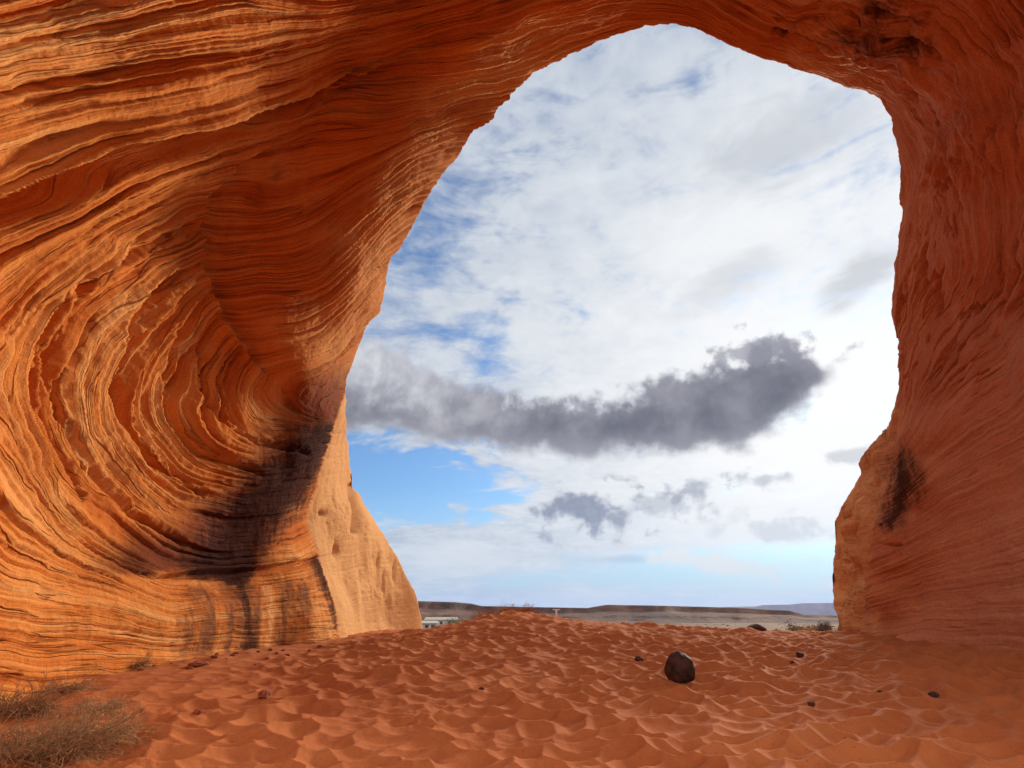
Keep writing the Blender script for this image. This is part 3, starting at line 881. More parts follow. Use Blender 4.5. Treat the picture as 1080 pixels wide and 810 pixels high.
tatter = (0.35 + 0.8 * swirl) * fbm(X * 4, Y * 4, Z * 4, 4, 0.6)
h = -slot_a * gate1 * look(pf_slot, Ss + tatter) - 0.055 * gate2 * (1 - both) * look(pf_slot2, Ss + 0.6 * tatter)
flip = 1 - 2 * sm(PX, 420, 200) * (1 - sm(swirl, 0.25, 0.6)) * (1 - both)
lowr = 1 - 0.55 * sm(PX, 880, 960) * sm(PY, 330, 430)
slot_a = slot_a * lowr
h = h * lowr
h += A_big * lowr * flip * look(pf_big, Ss + tatter) + A_mid * lowr * flip * look(pf_mid, Ss) + A_fin * look(pf_fin, Ss)
# undulation of the wall itself
h += 0.22 * fbm(X * 0.22, Y * 0.22, Z * 0.22, 3) * sm(np.minimum(np.abs(sdL), np.abs(sdR)), 0, 25)
h += 0.03 * fbm(X * 1.5, Y * 1.5, Z * 1.5, 4) + 0.012 * fbm(X * 7, Y * 7, Z * 7, 3)


# the ridge between the swirl and the bay beside the rim
def ridge(pts_, w1, w2, amp):
    d, s_ = seg_dist(PX, PY, pts_)
    return amp * np.where(s_ > 0, np.exp(-d / w1), -0.6 * np.exp(-d / w2) * sm(d, 0, 3) + np.exp(-d / 3.0))


h += ridge([(540, 25), (400, 62), (345, 92), (290, 130), (240, 165), (206, 200), (200, 240), (204, 285), (228, 335), (258, 370)], 20, 16, 0.34) * (1 - m_lb)
# deep slot under the great ledge, upper left
dsl, ssl = seg_dist(PX, PY, [(-400, 330), (-60, 222), (0, 200), (60, 172), (120, 147), (230, 118), (340, 84), (392, 56)])
wsl = 26 * sm(PX, 420, 60) + 5
kk_ = dsl / wsl
h *= 1 - 0.75 * np.where(ssl > 0, sm(kk_, 1.7, 1.2), 0) * sm(PX, 450, 250)
h -= 1.35 * np.where(ssl > 0, np.clip(1 - kk_ / 1.5, 0, 1) * sm(dsl, 0, 9), 0) * sm(PX, 450, 250)
h += 0.25 * np.where(ssl < 0, np.exp(-dsl / 18), np.exp(-dsl / 2)) * sm(PX, 450, 250)
# curling slot at the outer edge of the swirl
dsl, ssl = seg_dist(PX, PY, [(190, 232), (150, 256), (108, 274), (70, 302), (45, 340), (32, 385), (32, 430), (48, 480), (75, 520)])
ej = dsl + 2.5 * fbm(X * 5, Y * 5, Z * 5, 3)
h -= 0.42 * np.where(ssl < 0, np.clip(1 - ej / 15, 0, 1) * sm(dsl, 0, 3), 0)
dsl, ssl = seg_dist(PX, PY, [(200, 268), (160, 305), (128, 345), (112, 390), (120, 440), (150, 490), (200, 520)])
ej = dsl + 2.5 * fbm(X * 5, Y * 5, Z * 5, 3)
h -= 0.34 * np.where(ssl < 0, np.clip(1 - ej / 13, 0, 1) * sm(dsl, 0, 3), 0)
for cl in ([(212, 300), (190, 335), (172, 372), (168, 410), (180, 450), (212, 482), (262, 500)], [(222, 330), (205, 370), (205, 410), (225, 445), (265, 472), (320, 480)],
           [(90, 300), (62, 345), (50, 390), (54, 440), (80, 495), (125, 540), (180, 572)]):
    dsl, ssl = seg_dist(PX, PY, cl)
    ej = dsl + 2.2 * fbm(X * 5, Y * 5, Z * 5, 3)
    h -= 0.24 * np.where(ssl < 0, np.clip(1 - ej / 10, 0, 1) * sm(dsl, 0, 2.5), 0)
# overhang lip above the lower wall
dsl, ssl = seg_dist(PX, PY, [(120, 598), (160, 609), (215, 606), (260, 602), (320, 590)])
h += np.where(ssl > 0, -1, 1) * 0.10 * np.exp(-(dsl / 14)) * sm(PX, 120, 170)
# pockets in the right outer face and the buttress cracks
for (x, y, sx_, sy_, a) in [(906, 540, 4, 9, .5), (898, 560, 3, 10, .45), (889, 555, 3, 12, .4), (912, 565, 3, 8, .35), (894, 585, 3, 9, .3), (903, 600, 2.5, 8, .3),
                            (340, 541, 4, 3, .3), (357, 580, 2, 8, .25), (398, 590, 1.2, 10, .14), (405, 615, 1.2, 12, .14), (417, 600, 1.2, 12, .14), (380, 610, 1.2, 8, .1), (411, 575, 1.5, 6, .14),
                            (942, 575, 8, 1.5, .15),
                            (826, 24, 5, 4, .6), (925, 30, 16, 6, .3), (960, 42, 12, 5, .3), (985, 150, 7, 14, .4), (965, 95, 6, 14, .25), (1005, 215, 4, 10, .3), (990, 225, 5, 12, .3)]:
    h -= a * np.exp(-((PX - x + 1.5 * jit) / sx_) ** 2 - ((PY - y) / sy_) ** 2)
# erosion cracks in the outer faces, steep and discontinuous
cr = fbm(X * 1.8, Y * 1.8, Z * 0.45, 4)
h -= (0.06 * m_lb + 0.2 * m_rb) * sm(np.abs(cr), 0.10, 0.0) * sm(fbm(X, Y, Z, 2), 0.0, 0.4)
h += (0.07 * m_lb + 0.30 * m_rb) * fbm(X * 0.9, Y * 0.9, Z * 0.5, 4)
# vertical crack behind the front buttress
dsl, ssl = seg_dist(PX, PY, [(371, 512), (377, 540), (375, 560)])
h -= 0.5 * np.exp(-(dsl / 3) ** 2)
# bulging knobs around the springing of the pillar
u_in = np.concatenate([g * np.ones(NR_), np.full(25, 1.0)])[:, None]
cr2 = fbm(Ss * 0.045, Y * 0.45 + 3, Z * 0.45, 4)
h -= 0.17 * rightm * sm(np.abs(cr2), 0.13, 0.0) * sm(PY, 470, 330) * (1 - both) * sm(fbm(X * 0.6, Y * 0.6 + 7, Z * 0.6, 2), -0.3, 0.2)
kn = sm(blob_(985, 150, 90) + blob_(900, 30, 90), 0.2, 0.8)
h += sm(u_in * dl[None], 5, 60) * kn * 0.5 * np.abs(fbm(X * 0.8, Y * 0.8, Z * 0.4, 4))
h += 0.28 * rightm * lowr * fbm(X * 0.45, Y * 0.45, Z * 0.3, 4)
h *= sm(u_in * dl[None], -6, 12)
P1 = P0 + N0 * h[..., None]

# back side: the arch has thickness
bk = [(1.5, .25), (4, .7), (9, 1.3), (20, 2.2), (50, 3.4), (120, 4.6), (300, 6.0), (800, 7.5)]
rows = []
for o_, dd_ in bk[::-1]:
    bx, by = rx + dirx * o_, ry + diry * o_
    rows.append(at(bx, by, rd + dd_ + 0.25 * fbm(T * 0.015, o_ * 0.1, 2.0, 4)))
PB = np.stack(rows)
PALL = np.concatenate([PB, P1])
nb = len(bk)
ext = lambda a, first=None: np.concatenate([np.repeat(a[:1], nb, 0), a])
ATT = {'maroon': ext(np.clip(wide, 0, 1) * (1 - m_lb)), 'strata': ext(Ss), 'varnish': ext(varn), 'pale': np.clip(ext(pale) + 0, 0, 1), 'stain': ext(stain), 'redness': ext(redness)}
# faces: inner rock, and the two outer buttress faces as parts
nr, nc = PALL.shape[:2]
idx = np.arange(nr * nc).reshape(nr, nc)
quad = np.stack([idx[:-1, :-1], idx[1:, :-1], idx[1:, 1:], idx[:-1, 1:]], -1)
cL = ext(sdL)[:-1, :-1] > 0; cR = ext(sdR)[:-1, :-1] > 0
arch = bpy.data.objects.new('rock_arch', None); col.objects.link(arch)
arch.location = (0, 14, 0.6)
tag(arch, 'huge orange sandstone arch with swirling banded walls framing the sky', 'rock arch')


def part_of(sel, name, label):
    q = quad[sel]; used, inv = np.unique(q, return_inverse=True)
    V = PALL.reshape(-1, 3)[used] - np.array(arch.location)
    o = raw_mesh(name, V, inv.reshape(q.shape), M_ROCK, {k: a.reshape(-1)[used] for k, a in ATT.items()}, True, arch)
    if label: o['label'] = label
    return o


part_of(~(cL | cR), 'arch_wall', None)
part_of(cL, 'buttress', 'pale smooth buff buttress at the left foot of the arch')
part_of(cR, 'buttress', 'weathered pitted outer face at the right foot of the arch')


# ------------------------------------------------------------------ far land
def lerp_pts(x, pts_):
    a = np.array(pts_, float)
    return np.interp(x, a[:, 0], a[:, 1])


def mesa(name, pts_, d_edge, run, mat, base_rel, n_az, amp, seed, back_run):
    px = np.linspace(pts_[0][0], pts_[-1][0], n_az)
    py = lerp_pts(px, pts_)
    dr = ray(px, py)
    azm = np.arctan2(dr[:, 0], dr[:, 1]); tan_e = dr[:, 2] / np.hypot(dr[:, 0], dr[:, 1])
    v = np.linspace(0, 1, 46)
    wob = fbm(azm * d_edge / (run * 0.9), seed, 0.4, 5, 0.55) * run * amp
    rows_ = []
    top = tan_e * (d_edge + wob)
    for t in v:
        gl = 0.10 * np.abs(fbm(azm * d_edge / (run * 0.35), t * 2.0, seed + 3.0, 4, 0.6)) * math.sin(min(1, t * 1.25) * math.pi)
        s_ = min(t / 0.8, 1)
        shape = 0.56 * s_ ** 1.1 + 0.08 * sm(t, 0.42, 0.50) + 0.36 * sm(t, 0.80, 0.86)
        r_ = d_edge + wob - run * (1 - t) * (1 + 0.25 * fbm(azm * d_edge / (run * 0.5), 1.0, seed + t, 3))
        z_ = base_rel + (top - base_rel) * np.clip(shape - gl, -0.05, 1)
        if t > 0.9:
            z_ = top + 0 * z_
        rows_.append(np.stack([r_ * np.sin(azm), r_ * np.cos(azm), CAM[2] + z_], -1))
    r_ = d_edge + wob + back_run
    rows_.append(np.stack([r_ * np.sin(azm), r_ * np.cos(azm), CAM[2] + top], -1))
    return tag(grid_mesh(name, np.stack(rows_), mat), kind='structure')


m, t, b = new_mat('mesa_rock', 0.95)
P_ = t.pos()
nn = t.noise(t.vmath('MULTIPLY', P_, (0.012, 0.012, 0.10)), 1.0, 7, 0.65, 0.3)
n4 = t.noise(P_, 0.05, 6, 0.7)
c_ = t.ramp(t.math('ADD', t.math('MULTIPLY', nn, 0.6), t.math('MULTIPLY', n4, 0.4)),
            [(0.38, (0.026, 0.014, 0.011)), (0.50, (0.066, 0.032, 0.022)), (0.58, (0.11, 0.056, 0.037)), (0.70, (0.20, 0.118, 0.078))])
t._in(b.inputs['Base Color'], c_)
t._in(b.inputs['Normal'], t.bump(n4, 0.8, 6.0))
M_MESA = m
M_FAR = plain('far_mesa_rock', (0.16, 0.10, 0.09), var=0.3, scale=0.002)
mesa('mesa', [(250, 634), (420, 633), (445, 634.5), (480, 635.5), (497, 637), (508, 639.5), (560, 640.5), (620, 641.5), (628, 640), (640, 638.2), (690, 639), (750, 640.5), (785, 641.5), (815, 643.5), (832, 644), (840, 646), (848, 648.3), (870, 648.7), (905, 649), (1000, 649)],
     620, 150, M_MESA, -5.5, 900, 0.35, 2.0, 700)
mesa('far_mesa', [(740, 641.5), (766, 640.2), (798, 639.6), (804, 638.2), (832, 637.8), (846, 636.3), (880, 636.0), (960, 636.8), (1100, 637.5), (1200, 641)],
     11000, 900, M_FAR, -40, 400, 0.2, 9.0, 3000)


# ------------------------------------------------------------------ helpers for small things
def hit(px, py):
    """where a sight line meets the ground"""
    d = ray(px, py)
    s_ = np.arange(2.0, 60, 0.02)
    p = CAM + d * s_[:, None]
    gz_ = ground_z(p[:, 0], p[:, 1])
    k = np.argmax(p[:, 2] < gz_)
    return p[k] if k else None


def on_ground(x, y, dz=0.0):
    return np.array([x, y, float(ground_z(np.array([x]), np.array([y]))[0]) + dz])


def rock(name, loc, sx, sy, sz, mat, seed, rough=0.18, facet=0.25, label=None, cat='rock', group=None, rot=0, lvl=5, sink=0.25):
    import bmesh
    bm = bmesh.new()
    bmesh.ops.create_icosphere(bm, subdivisions=lvl, radius=1.0)
    V = np.array([v.co[:] for v in bm.verts])
    r_ = np.random.default_rng(seed)
    k = np.ones(len(V))
    for i in range(9):                                  # knock flat facets off
        n_ = r_.normal(size=3); n_ /= np.linalg.norm(n_)
        c_ = r_.uniform(0.72, 0.95)
        dd_ = V @ n_
        k = np.where(dd_ * k > c_, k * (1 - facet) + facet * c_ / np.maximum(dd_, 0.1), k)
    k += rough * fbm(V[:, 0] * 1.3 + seed, V[:, 1] * 1.3, V[:, 2] * 1.3, 4) + 0.06 * rough * 5 * fbm(V[:, 0] * 6, V[:, 1] * 6, V[:, 2] * 6 + seed, 3)
    V = V * k[:, None] * np.array([sx, sy, sz])
    for v, c_ in zip(bm.verts, V):
        v.co = c_
    me = bpy.data.meshes.new(name); bm.to_mesh(me); bm.free()
    me.polygons.foreach_set('use_smooth', np.ones(len(me.polygons), bool))
    me.materials.append(mat)
    o = bpy.data.objects.new(name, me); col.objects.link(o)
    o.location = (loc[0], loc[1], loc[2] + sz * (1 - 2 * sink)); o.rotation_euler = (0, 0, rot)
    return tag(o, label, cat, group)


def tubes(lines, radii, sides=3):
    """thin tapering tubes along polylines -> verts, quads"""
    V, F, base = [], [], 0
    ang = np.arange(sides) * 2 * math.pi / sides
    for ln, r0 in zip(lines, radii):
        ln = np.asarray(ln); n = len(ln)
        tg = np.gradient(ln, axis=0); tg /= np.linalg.norm(tg, axis=1, keepdims=True) + 1e-9
        a = np.cross(tg, [0.3, 0.5, 0.81]); a /= np.linalg.norm(a, axis=1, keepdims=True) + 1e-9
        b_ = np.cross(tg, a)
        rad = r0 * np.linspace(1, 0.35, n)
        ring = ln[:, None] + (a[:, None] * np.cos(ang)[None, :, None] + b_[:, None] * np.sin(ang)[None, :, None]) * rad[:, None, None]
        V.append(ring.reshape(-1, 3))
        i = np.arange(n - 1)[:, None] * sides + base
        j = np.arange(sides)[None]; j2 = (j + 1) % sides
        F.append(np.stack([i + j, i + j2, i + sides + j2, i + sides + j], -1).reshape(-1, 4))
        base += n * sides
    return np.concatenate(V), np.concatenate(F)


def twig_line(p, d, ln, n, r_, droop=0.3, curl=0.5):
    out = [p.copy()]; d = d / np.linalg.norm(d); st = ln / n
    bend = r_.normal(size=3) * curl
    for i in range(n):
        d = d + (bend + r_.normal(size=3) * 0.35) * st / ln + np.array([0, 0, -droop]) / n
        d /= np.linalg.norm(d)
        p = p + d * st
        out.append(p.copy())
    return np.array(out)


def brush(name, cx, cy, w_, dpt, hgt, n_stems, mat, seed, label, cat, group=None, thick=0.003, lean=(0, 0), rot=0.0):
    """a dead, tangled desert shrub: springy stems with forked twigs"""
    r_ = np.random.default_rng(seed); lines, rad = [], []
    base = on_ground(cx, cy)
    for i in range(n_stems):
        a = r_.uniform(0, 2 * math.pi); q = r_.uniform(0, 1) ** 0.5
        ox_, oy_ = math.cos(a) * q * w_ * 0.35, math.sin(a) * q * dpt * 0.35
        gx_, gy_ = (ox_ * math.cos(rot) - oy_ * math.sin(rot)), (ox_ * math.sin(rot) + oy_ * math.cos(rot))
        z0 = float(ground_base(np.array([cx + gx_]), np.array([cy + gy_]))[0]) - base[2]
        el_ = r_.uniform(0.1, 1.3)
        dx_, dy_ = math.cos(a) * math.cos(el_) * w_ * .5, math.sin(a) * math.cos(el_) * dpt * .5
        d = np.array([dx_ * math.cos(rot) - dy_ * math.sin(rot) + lean[0], dx_ * math.sin(rot) + dy_ * math.cos(rot) + lean[1], math.sin(el_) * hgt])
        L_ = np.linalg.norm(d) * r_.uniform(0.6, 1.15)
        ln = twig_line(np.array([gx_, gy_, z0 + 0.02]), d, L_, 7, r_, 0.5, 1.0)
        lines.append(ln); rad.append(thick * r_.uniform(0.7, 1.5))
        for k in range(r_.integers(3, 7)):
            j = r_.integers(1, 7)
            d2 = ln[j] - ln[j - 1]; d2 = d2 / np.linalg.norm(d2) + r_.normal(size=3) * 0.6
            l2 = twig_line(ln[j], d2, L_ * r_.uniform(0.2, 0.5), 4, r_, 0.2, 1.2)
            lines.append(l2); rad.append(thick * r_.uniform(0.35, 0.7))
    V, F = tubes(lines, rad)
    o = raw_mesh(name, V, F, mat, None, False)
    o.location = base
    return tag(o, label, cat, group)


def leafy(name, cx, cy, w_, hgt, n, size, mat, seed, label, cat, group=None, z=None, stems=None):
    """small leafy shrub: many small leaf faces through a lumpy dome over a few stems"""
    r_ = np.random.default_rng(seed)
    base = on_ground(cx, cy) if z is None else np.array([cx, cy, z])
    lumps = [(r_.normal(size=3) * np.array([w_ * .28, w_ * .28, hgt * .16]) + np.array([0, 0, hgt * .5]), r_.uniform(.25, .48) * w_) for _ in range(9)]
    pick = r_.integers(0, 9, n)
    d = r_.normal(size=(n, 3)); d /= np.linalg.norm(d, axis=1, keepdims=True)
    c_ = np.array([l[0] for l in lumps])[pick] + d * np.array([l[1] for l in lumps])[pick][:, None] * (r_.uniform(0, 1, n) ** 0.4)[:, None] * np.array([1, 1, hgt / w_])
    c_[:, 2] = np.abs(c_[:, 2])
    a = r_.normal(size=(n, 3)); a /= np.linalg.norm(a, axis=1, keepdims=True)
    b_ = np.cross(a, d); b_ /= np.linalg.norm(b_, axis=1, keepdims=True) + 1e-9
    s_ = size * r_.uniform(0.5, 1.4, n)[:, None]
    V = np.stack([c_ - a * s_, c_ + b_ * s_ * 0.4, c_ + a * s_, c_ - b_ * s_ * 0.4], 1).reshape(-1, 3)
    F = np.arange(4 * n).reshape(n, 4)
    root = bpy.data.objects.new(name, None); col.objects.link(root); root.location = base
    tag(root, label, cat, group)
    raw_mesh('foliage', V, F, mat, None, False, root)
    ls = [twig_line(np.array([0, 0, -0.02 * hgt]), np.array([r_.normal() * w_ * .4, r_.normal() * w_ * .4, hgt * .8]), hgt * .8, 6, r_, 0.0, 0.6) for _ in range(9)]
    V, F = tubes(ls, [max(0.01 * w_, 0.004)] * 9, 5)
    raw_mesh('stem', V, F, stems or M_STEM, None, True, root)
    return root


M_STEM = plain('shrub_stem', (0.13, 0.085, 0.055))
M_DRY = plain('dry_brush', (0.36, 0.21, 0.10), var=0.45, scale=30)
M_DRYD = plain('weathered_brush', (0.27, 0.135, 0.062), var=0.45, scale=30)
M_STRAW = plain('straw', (0.50, 0.34, 0.18), var=0.2, scale=20)
M_BOULDER = plain('dark_ironstone', (0.048, 0.018, 0.013), rough=0.75, var=0.45, scale=9)
M_CHIP = plain('dark_rock_chip', (0.075, 0.028, 0.020), var=0.35, scale=30)
M_REDCHIP = plain('red_rock_chip', (0.24, 0.065, 0.028), var=0.4, scale=30)
M_GREEN = plain('scrub_leaves', (0.075, 0.085, 0.035), var=0.35, scale=25)
M_SAGE = plain('sage_leaves', (0.20, 0.175, 0.13), var=0.3, scale=25)
M_RUST = plain('rust_grass', (0.36, 0.13, 0.035), var=0.35, scale=25)
M_GOLD = plain('golden_grass', (0.46, 0.29, 0.11), var=0.3, scale=25)
M_PALE = plain('weathered_white_paint', (0.80, 0.78, 0.72), var=0.12, scale=14)
M_WALL = plain('pale_plaster', (0.30, 0.27, 0.235), var=0.12, scale=1.2)
M_ROOF = plain('grey_roof', (0.30, 0.27, 0.24), var=0.15, scale=0.9)
M_GLASS = plain('dark_window', (0.04, 0.045, 0.05), rough=0.2)
M_POLE = plain('pole_wood', (0.07, 0.055, 0.045))

# ------------------------------------------------------------------ rocks on the sand
p = hit(718, 716)
k_ = np.linalg.norm(p - CAM) / FOC * 0.93
rock('boulder', p, 14 * k_, 14 * k_, 15.5 * k_, M_BOULDER, 21, 0.10, 0.4, 'round dark brown boulder lying alone on the rippled sand', 'boulder', sink=0.24)
ROCKS = [  # px, py, half width px, height/width, material, label
    (674, 697, 4, .8, M_CHIP, 'small dark pebble just left of the round boulder'),
    (844, 692, 4.5, .6, M_CHIP, 'small dark flat stone midway between the boulder and right rock face'),
    (836, 699.5, 2, .7, M_CHIP, 'tiny dark pebble just below the small flat stone right of the boulder'),
    (856, 744, 3.8, .6, M_CHIP, 'small dark stone beside the curled pale straws in the right foreground'),
    (985, 735, 4, .7, M_CHIP, 'small dark stone alone on the sand below the right rock face'),
    (928, 730, 2, .6, M_CHIP, 'tiny dark chip on the sand, left of the stone below the right rock face'),
    (279, 735, 7, .55, M_REDCHIP, 'reddish wedge of rock on the left sand slope'),
    (208, 752, 4.5, .45, M_REDCHIP, 'small red flat chip on sand near the dead brush'),
    (210, 702, 9, .3, M_REDCHIP, 'flat red slab at the foot of the left rock wall'),
    (178, 689, 5, 1.0, M_REDCHIP, 'upright red rock knob at the base of the left wall'),
    (508, 727, 3, .5, M_CHIP, 'small dark chip in a sand hollow at the centre of the dune'),
]
for i, (x, y, hw, asp, mt, lb) in enumerate(ROCKS):
    p = hit(x, y)
    if p is None:
        continue
    kx = np.linalg.norm(p - CAM) / FOC * 0.93
    rock('stone', p, hw * kx, hw * kx * 0.8, hw * asp * kx, mt, 40 + i, 0.22, 0.95, lb, 'stone', 'loose stones on the sand', rot=i * 1.3, lvl=4, sink=0.3)

r_ = np.random.default_rng(31)
for i in range(22):
    x = r_.uniform(130, 360); y = 700 - (x - 130) * 0.095 + abs(r_.normal()) * 7
    p = hit(x, y)
    if p is None: continue
    kx = np.linalg.norm(p - CAM) / FOC * 0.93; hw = r_.uniform(0.9, 3.0)
    rock('fragment', p, hw * kx * 1.3, hw * kx * 0.8, hw * 0.5 * kx, M_REDCHIP, 300 + i, 0.2, 0.9,
         'tiny reddish fragment in the debris line along the foot of the left wall', 'rock fragment', 'fragments at the foot of the left wall', rot=i * 0.9, lvl=2, sink=0.25)

# ------------------------------------------------------------------ dead brush, lower left
BR = [  # px, py of the base, width m, depth m, height m, stems, mat, lean, rot, label
    (22, 800, 1.15, 0.8, 0.38, 330, M_DRYD, (0.15, 0), .2, 'large dark tangled dead shrub in the lower left corner'),
    (84, 788, 0.85, 0.6, 0.24, 170, M_DRY, (0.1, 0.05), .3, 'straw coloured tangled dead shrub right of the corner shrub'),
    (8, 752, 0.9, 0.5, 0.32, 260, M_DRYD, (0.1, 0), .2, 'dark dead shrub against the foot of the left wall'),
    (50, 733, 0.9, 0.35, 0.17, 150, M_DRY, (0.1, 0.1), .5, 'low straggling dead shrub sloping up along the wall foot'),
    (128, 706, 0.95, 0.4, 0.15, 170, M_DRY, (0.05, 0), .4, 'flat mat of dead brush farthest back along the left wall'),
    (104, 752, 0.55, 0.35, 0.15, 110, M_DRY, (0.05, 0), .1, 'thin sprawling dry tuft between the wall mat and the corner shrubs'),
]
for i, (x, y, a, b_, c_, n, mt, le, ro, lb) in enumerate(BR):
    p = hit(x, y)
    brush('dead_shrub', p[0], p[1], a, b_, c_, n, mt, 60 + i, lb, 'dead shrub', 'dead shrubs along the left wall', 0.0042, le, ro)

# single straws and twigs
TW = [(838, 712, .16, 'curled pale straw standing in the sand right of the boulder'), (840, 727, .10, 'short pale straw below the curled straw'),
      (865, 727, .08, 'tiny straw right of the pair of pale straws'), (377, 710, .20, 'thin pale upright straw on the left slope of the dune'),
      (160, 775, .28, 'bent dry stalk on sand near the straw coloured shrub'), (286, 795, .16, 'thin dry stalk in the lower left foreground sand'),
      (560, 715, .16, 'thin forked twig at the middle of the dune')]
for i, (x, y, ln, lb) in enumerate(TW):
    p = hit(x, y); r_ = np.random.default_rng(200 + i)
    ls = [twig_line(np.zeros(3) - [0, 0, .01], np.array([r_.normal() * .5, r_.normal() * .5, 1.0]), ln, 8, r_, 0.5, 2.2)]
    ls.append(twig_line(ls[0][3], np.array([r_.normal(), r_.normal(), .6]), ln * .5, 5, r_, 0.4, 1.5))
    V, F = tubes(ls, [0.005, 0.003], 5)
    o = raw_mesh('straw', V, F, M_STRAW, None, True); o.location = p
    tag(o, lb, 'straw', 'dry straws in the sand')

# ------------------------------------------------------------------ plants on the crest
def crest(px, dist):
    d = ray(px, 650); a = math.atan2(d[0], d[1])
    return dist * math.sin(a), dist * math.cos(a)


x, y = crest(795, 18.6)
rock('stone', on_ground(x, y, 0.0), .30, .22, .17, M_CHIP, 71, 0.12, 0.3, 'dark humped rock breaking the skyline of the dune crest', 'stone', 'loose stones on the sand', lvl=4, sink=0.42)
for i, (px, dist, w_, h_, n) in enumerate([(520, 20.4, 1.3, .38, 260), (545, 20.0, 1.1, .36, 220), (562, 20.6, .8, .3, 120)]):
    x, y = crest(px, dist)
    brush('rust_grass', x, y, w_, .6, h_, n, M_RUST, 80 + i,
          ['rust coloured dry bush at the left end of the crest thicket', 'rust coloured dry bush on top of the dune crest', 'small thin rusty bush at the right end of the crest thicket'][i],
          'dry bush', 'rust coloured bushes on the dune crest', 0.005)
CB = [(833, 22.6, .50, .50, 900, M_GREEN, 'dark green rounded bush behind the dune crest'),
      (866, 21.3, .55, .40, 1300, M_SAGE, 'grey domed sagebrush beside the right rock foot'),
      (858, 24, .7, .75, 1100, M_GREEN, 'olive green bush behind the grey sagebrush'),
      (818, 25, .5, .45, 500, M_SAGE, 'small grey bush left of the dark green bush')]
for i, (px, dist, w_, h_, n, mt, lb) in enumerate(CB):
    x, y = crest(px, dist)
    leafy('desert_bush', x, y, w_, h_, n, 0.028, mt, 90 + i, lb, 'bush', 'bushes beyond the dune crest')
for i, (px, dist, w_, h_, n, mt) in enumerate([(843, 23, .8, .42, 260, M_RUST), (851, 22.6, .7, .40, 240, M_RUST), (846, 21.6, .8, .2, 200, M_GOLD), (857, 21.5, .6, .18, 150, M_GOLD), (824, 24, .7, .35, 150, M_GOLD), (874, 23, .7, .4, 200, M_GOLD)]):
    x, y = crest(px, dist)
    brush('dry_grass_clump', x, y, w_, .5, h_, n, mt, 100 + i,
          ['rust orange grass clump right of the dark green bush', 'rust orange grass clump left of the grey sagebrush', 'low golden grass in front of the rust orange clumps', 'low golden grass tuft touching the grey sagebrush',
           'thin golden grass left of the dark green bush', 'golden grass between the sagebrush and the rock foot'][i], 'grass clump', 'grass clumps beyond the dune crest', 0.005)
# a wider scatter of scrub over the plain, too small to tell apart
r_ = np.random.default_rng(5); Vs, Fs, nb_ = [], [], 0
for i in range(1500):
    a = math.radians(r_.uniform(-14, 42)); d = 34 * (500 / 34) ** r_.uniform(0, 1) ** 0.8
    x, y = d * math.sin(a), d * math.cos(a)
    z = float(ground_base(np.array([x]), np.array([y]))[0]); s_ = r_.uniform(.25, .8)
    n = 26
    q = r_.normal(size=(n, 3)); q /= np.linalg.norm(q, axis=1, keepdims=True); c_ = q * s_ * .5 * np.array([1.3, 1.3, .7]); c_[:, 2] = np.abs(c_[:, 2])
    a1 = r_.normal(size=(n, 3)) * s_ * .22; b1 = r_.normal(size=(n, 3)) * s_ * .14
    Vs.append((np.stack([c_ - a1, c_ + b1, c_ + a1, c_ - b1], 1) + [x, y, z]).reshape(-1, 3))
    Fs.append(np.arange(4 * n).reshape(n, 4) + nb_); nb_ += 4 * n
tag(raw_mesh('desert_scrub', np.concatenate(Vs), np.concatenate(Fs), plain('far_scrub', (0.10, 0.085, 0.045), var=.4, scale=.5), None, False), 'low dry scrub scattered over the desert plain', 'scrub', kind='stuff')


# ------------------------------------------------------------------ man-made things, far off
def box(name, x0, x1, y0, y1, z0, z1, mat, parent=None, loc=None, bev=0.0):
    V = np.array([(x, y, z) for z in (z0, z1) for x, y in ((x0, y0), (x1, y0), (x1, y1), (x0, y1))], float)
    F = np.array([(0, 3, 2, 1), (4, 5, 6, 7), (0, 1, 5, 4), (1, 2, 6, 5), (2, 3, 7, 6), (3, 0, 4, 7)])
    o = raw_mesh(name, V, F, mat, None, False, parent)
    if loc is not None: o.location = loc
    return o


x, y = crest(587, 19.6); z = float(ground_base(np.array([x]), np.array([y]))[0])
po = bpy.data.objects.new('marker_post', None); col.objects.link(po)
zt = float(at(587, 643.5, 19.6)[2]) - z
po.location = (x, y, z)
tag(po, 'thin white marker post with a short crossbar on the dune crest', 'post')
box('post', -.03, .03, -.03, .03, -.3, zt, M_PALE, po)
box('crossbar', -.12, .12, -.02, .02, zt, zt + .035, M_PALE, po)

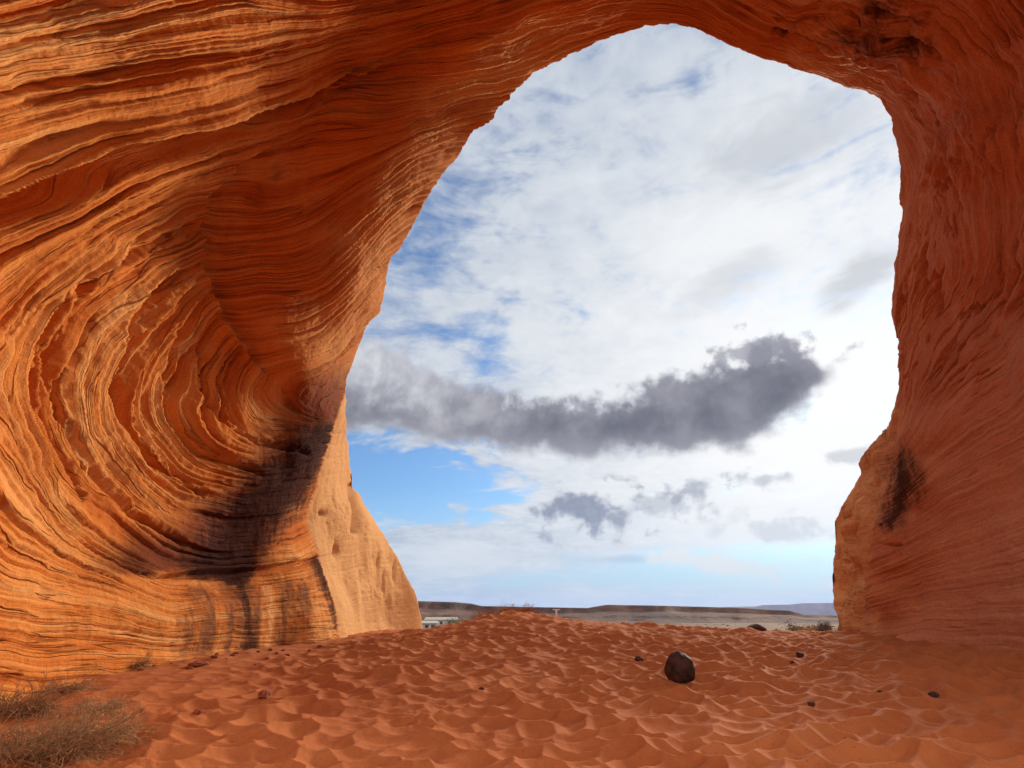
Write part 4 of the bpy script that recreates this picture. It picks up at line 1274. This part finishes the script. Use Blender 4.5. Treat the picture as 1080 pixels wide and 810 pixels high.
def house(px, dist, w_, d_, h_, rz, label, rf, shed=False):
    x, y = crest(px, dist); z = float(ground_base(np.array([x]), np.array([y]))[0]) + shed_z
    r = bpy.data.objects.new('house', None); col.objects.link(r); r.location = (x, y, z); r.rotation_euler = (0, 0, rz)
    tag(r, label, 'house', 'pale buildings beyond the dune')
    box('wall', -w_ / 2, w_ / 2, -d_ / 2, d_ / 2, 0, h_, M_WALL, r)
    e = .5; rh = h_ * .38
    V = np.array([(-w_/2-e, -d_/2-e, h_+.01), (w_/2+e, -d_/2-e, h_+.01), (w_/2+e, d_/2+e, h_+.01), (-w_/2-e, d_/2+e, h_+.01), (-w_/2-e, 0, h_+rh), (w_/2+e, 0, h_+rh)])
    me = bpy.data.meshes.new('roof'); me.from_pydata(V.tolist(), [], [(0, 1, 5, 4), (2, 3, 4, 5), (0, 4, 3), (1, 2, 5), (0, 3, 2, 1)]); me.materials.append(rf)
    o = bpy.data.objects.new('roof', me); col.objects.link(o); o.parent = r
    for k in (-.3, .05, .32):
        wdw = box('window', w_ * k - .7, w_ * k + .7, -d_ / 2 - .06, -d_ / 2 + .02, h_ * .35, h_ * .8, M_GLASS, r)
    box('door', w_ * .17, w_ * .17 + 1.0, -d_ / 2 - .05, -d_ / 2 + .02, 0, 2.1, M_ROOF, r)


shed_z = 0.0
house(466, 330, 17, 9, 3.6, -.1, 'long pale low house with a grey roof between the buttress and dark trees', M_ROOF)
house(449, 240, 9, 7, 2.6, .2, 'pale roofed low building peeking out beside the pale buttress', M_WALL)
for i, (px, dist, w_, h_) in enumerate([(481, 262, 7.5, 5.2), (488, 255, 6.5, 4.0), (503, 300, 4.6, 4.4), (458, 380, 5, 4.8)]):
    x, y = crest(px, dist)
    leafy('far_tree', x, y, w_, h_ * 1.05, 1400, 0.26, M_GREEN, 120 + i,
          ['dark round tree right of the long pale house', 'dark spreading tree next to the dune edge', 'small dark tree half behind the dune slope', 'small dark tree behind the pale house'][i], 'tree', 'dark trees by the far houses')
for i, (px, hh) in enumerate([(541, 4.6), (553, 3.6), (557, 4.8)]):
    pz = at(px, 640.8, 700); u_ = bpy.data.objects.new('utility_pole', None); col.objects.link(u_)
    dd_ = ray(px, 640.8); a = math.atan2(dd_[0], dd_[1]); sc_ = 700
    u_.location = (sc_ * math.sin(a), sc_ * math.cos(a), CAM[2] + sc_ * dd_[2] / math.hypot(dd_[0], dd_[1]) - .5)
    tag(u_, ['leftmost of three utility poles on the mesa skyline', 'shorter middle pole of three on the mesa skyline', 'rightmost of three utility poles on the mesa skyline'][i], 'utility pole', 'utility poles on the mesa')
    box('pole', -.25, .25, -.25, .25, 0, hh, M_POLE, u_)
    box('crossarm', -2.6, 2.6, -.2, .2, hh * .8, hh * .8 + .35, M_POLE, u_)


# ------------------------------------------------------------------ air
hz_m = bpy.data.materials.new('air'); hz_m.use_nodes = True
ht = NT(hz_m.node_tree)
hz_m.node_tree.nodes.remove(hz_m.node_tree.nodes['Principled BSDF'])
pv = ht.n.new('ShaderNodeVolumePrincipled')
pv.inputs['Color'].default_value = (0.42, 0.60, 1.0, 1); pv.inputs['Density'].default_value = 4.5e-5
hz_out = hz_m.node_tree.nodes['Material Output']
ht.l.new(pv.outputs[0], hz_out.inputs['Volume'])
hb = box('haze', -15500, 15500, -15500, 15500, -60, 420, hz_m)
tag(hb, 'thin blue desert air over the distant mesas', 'haze', kind='stuff')
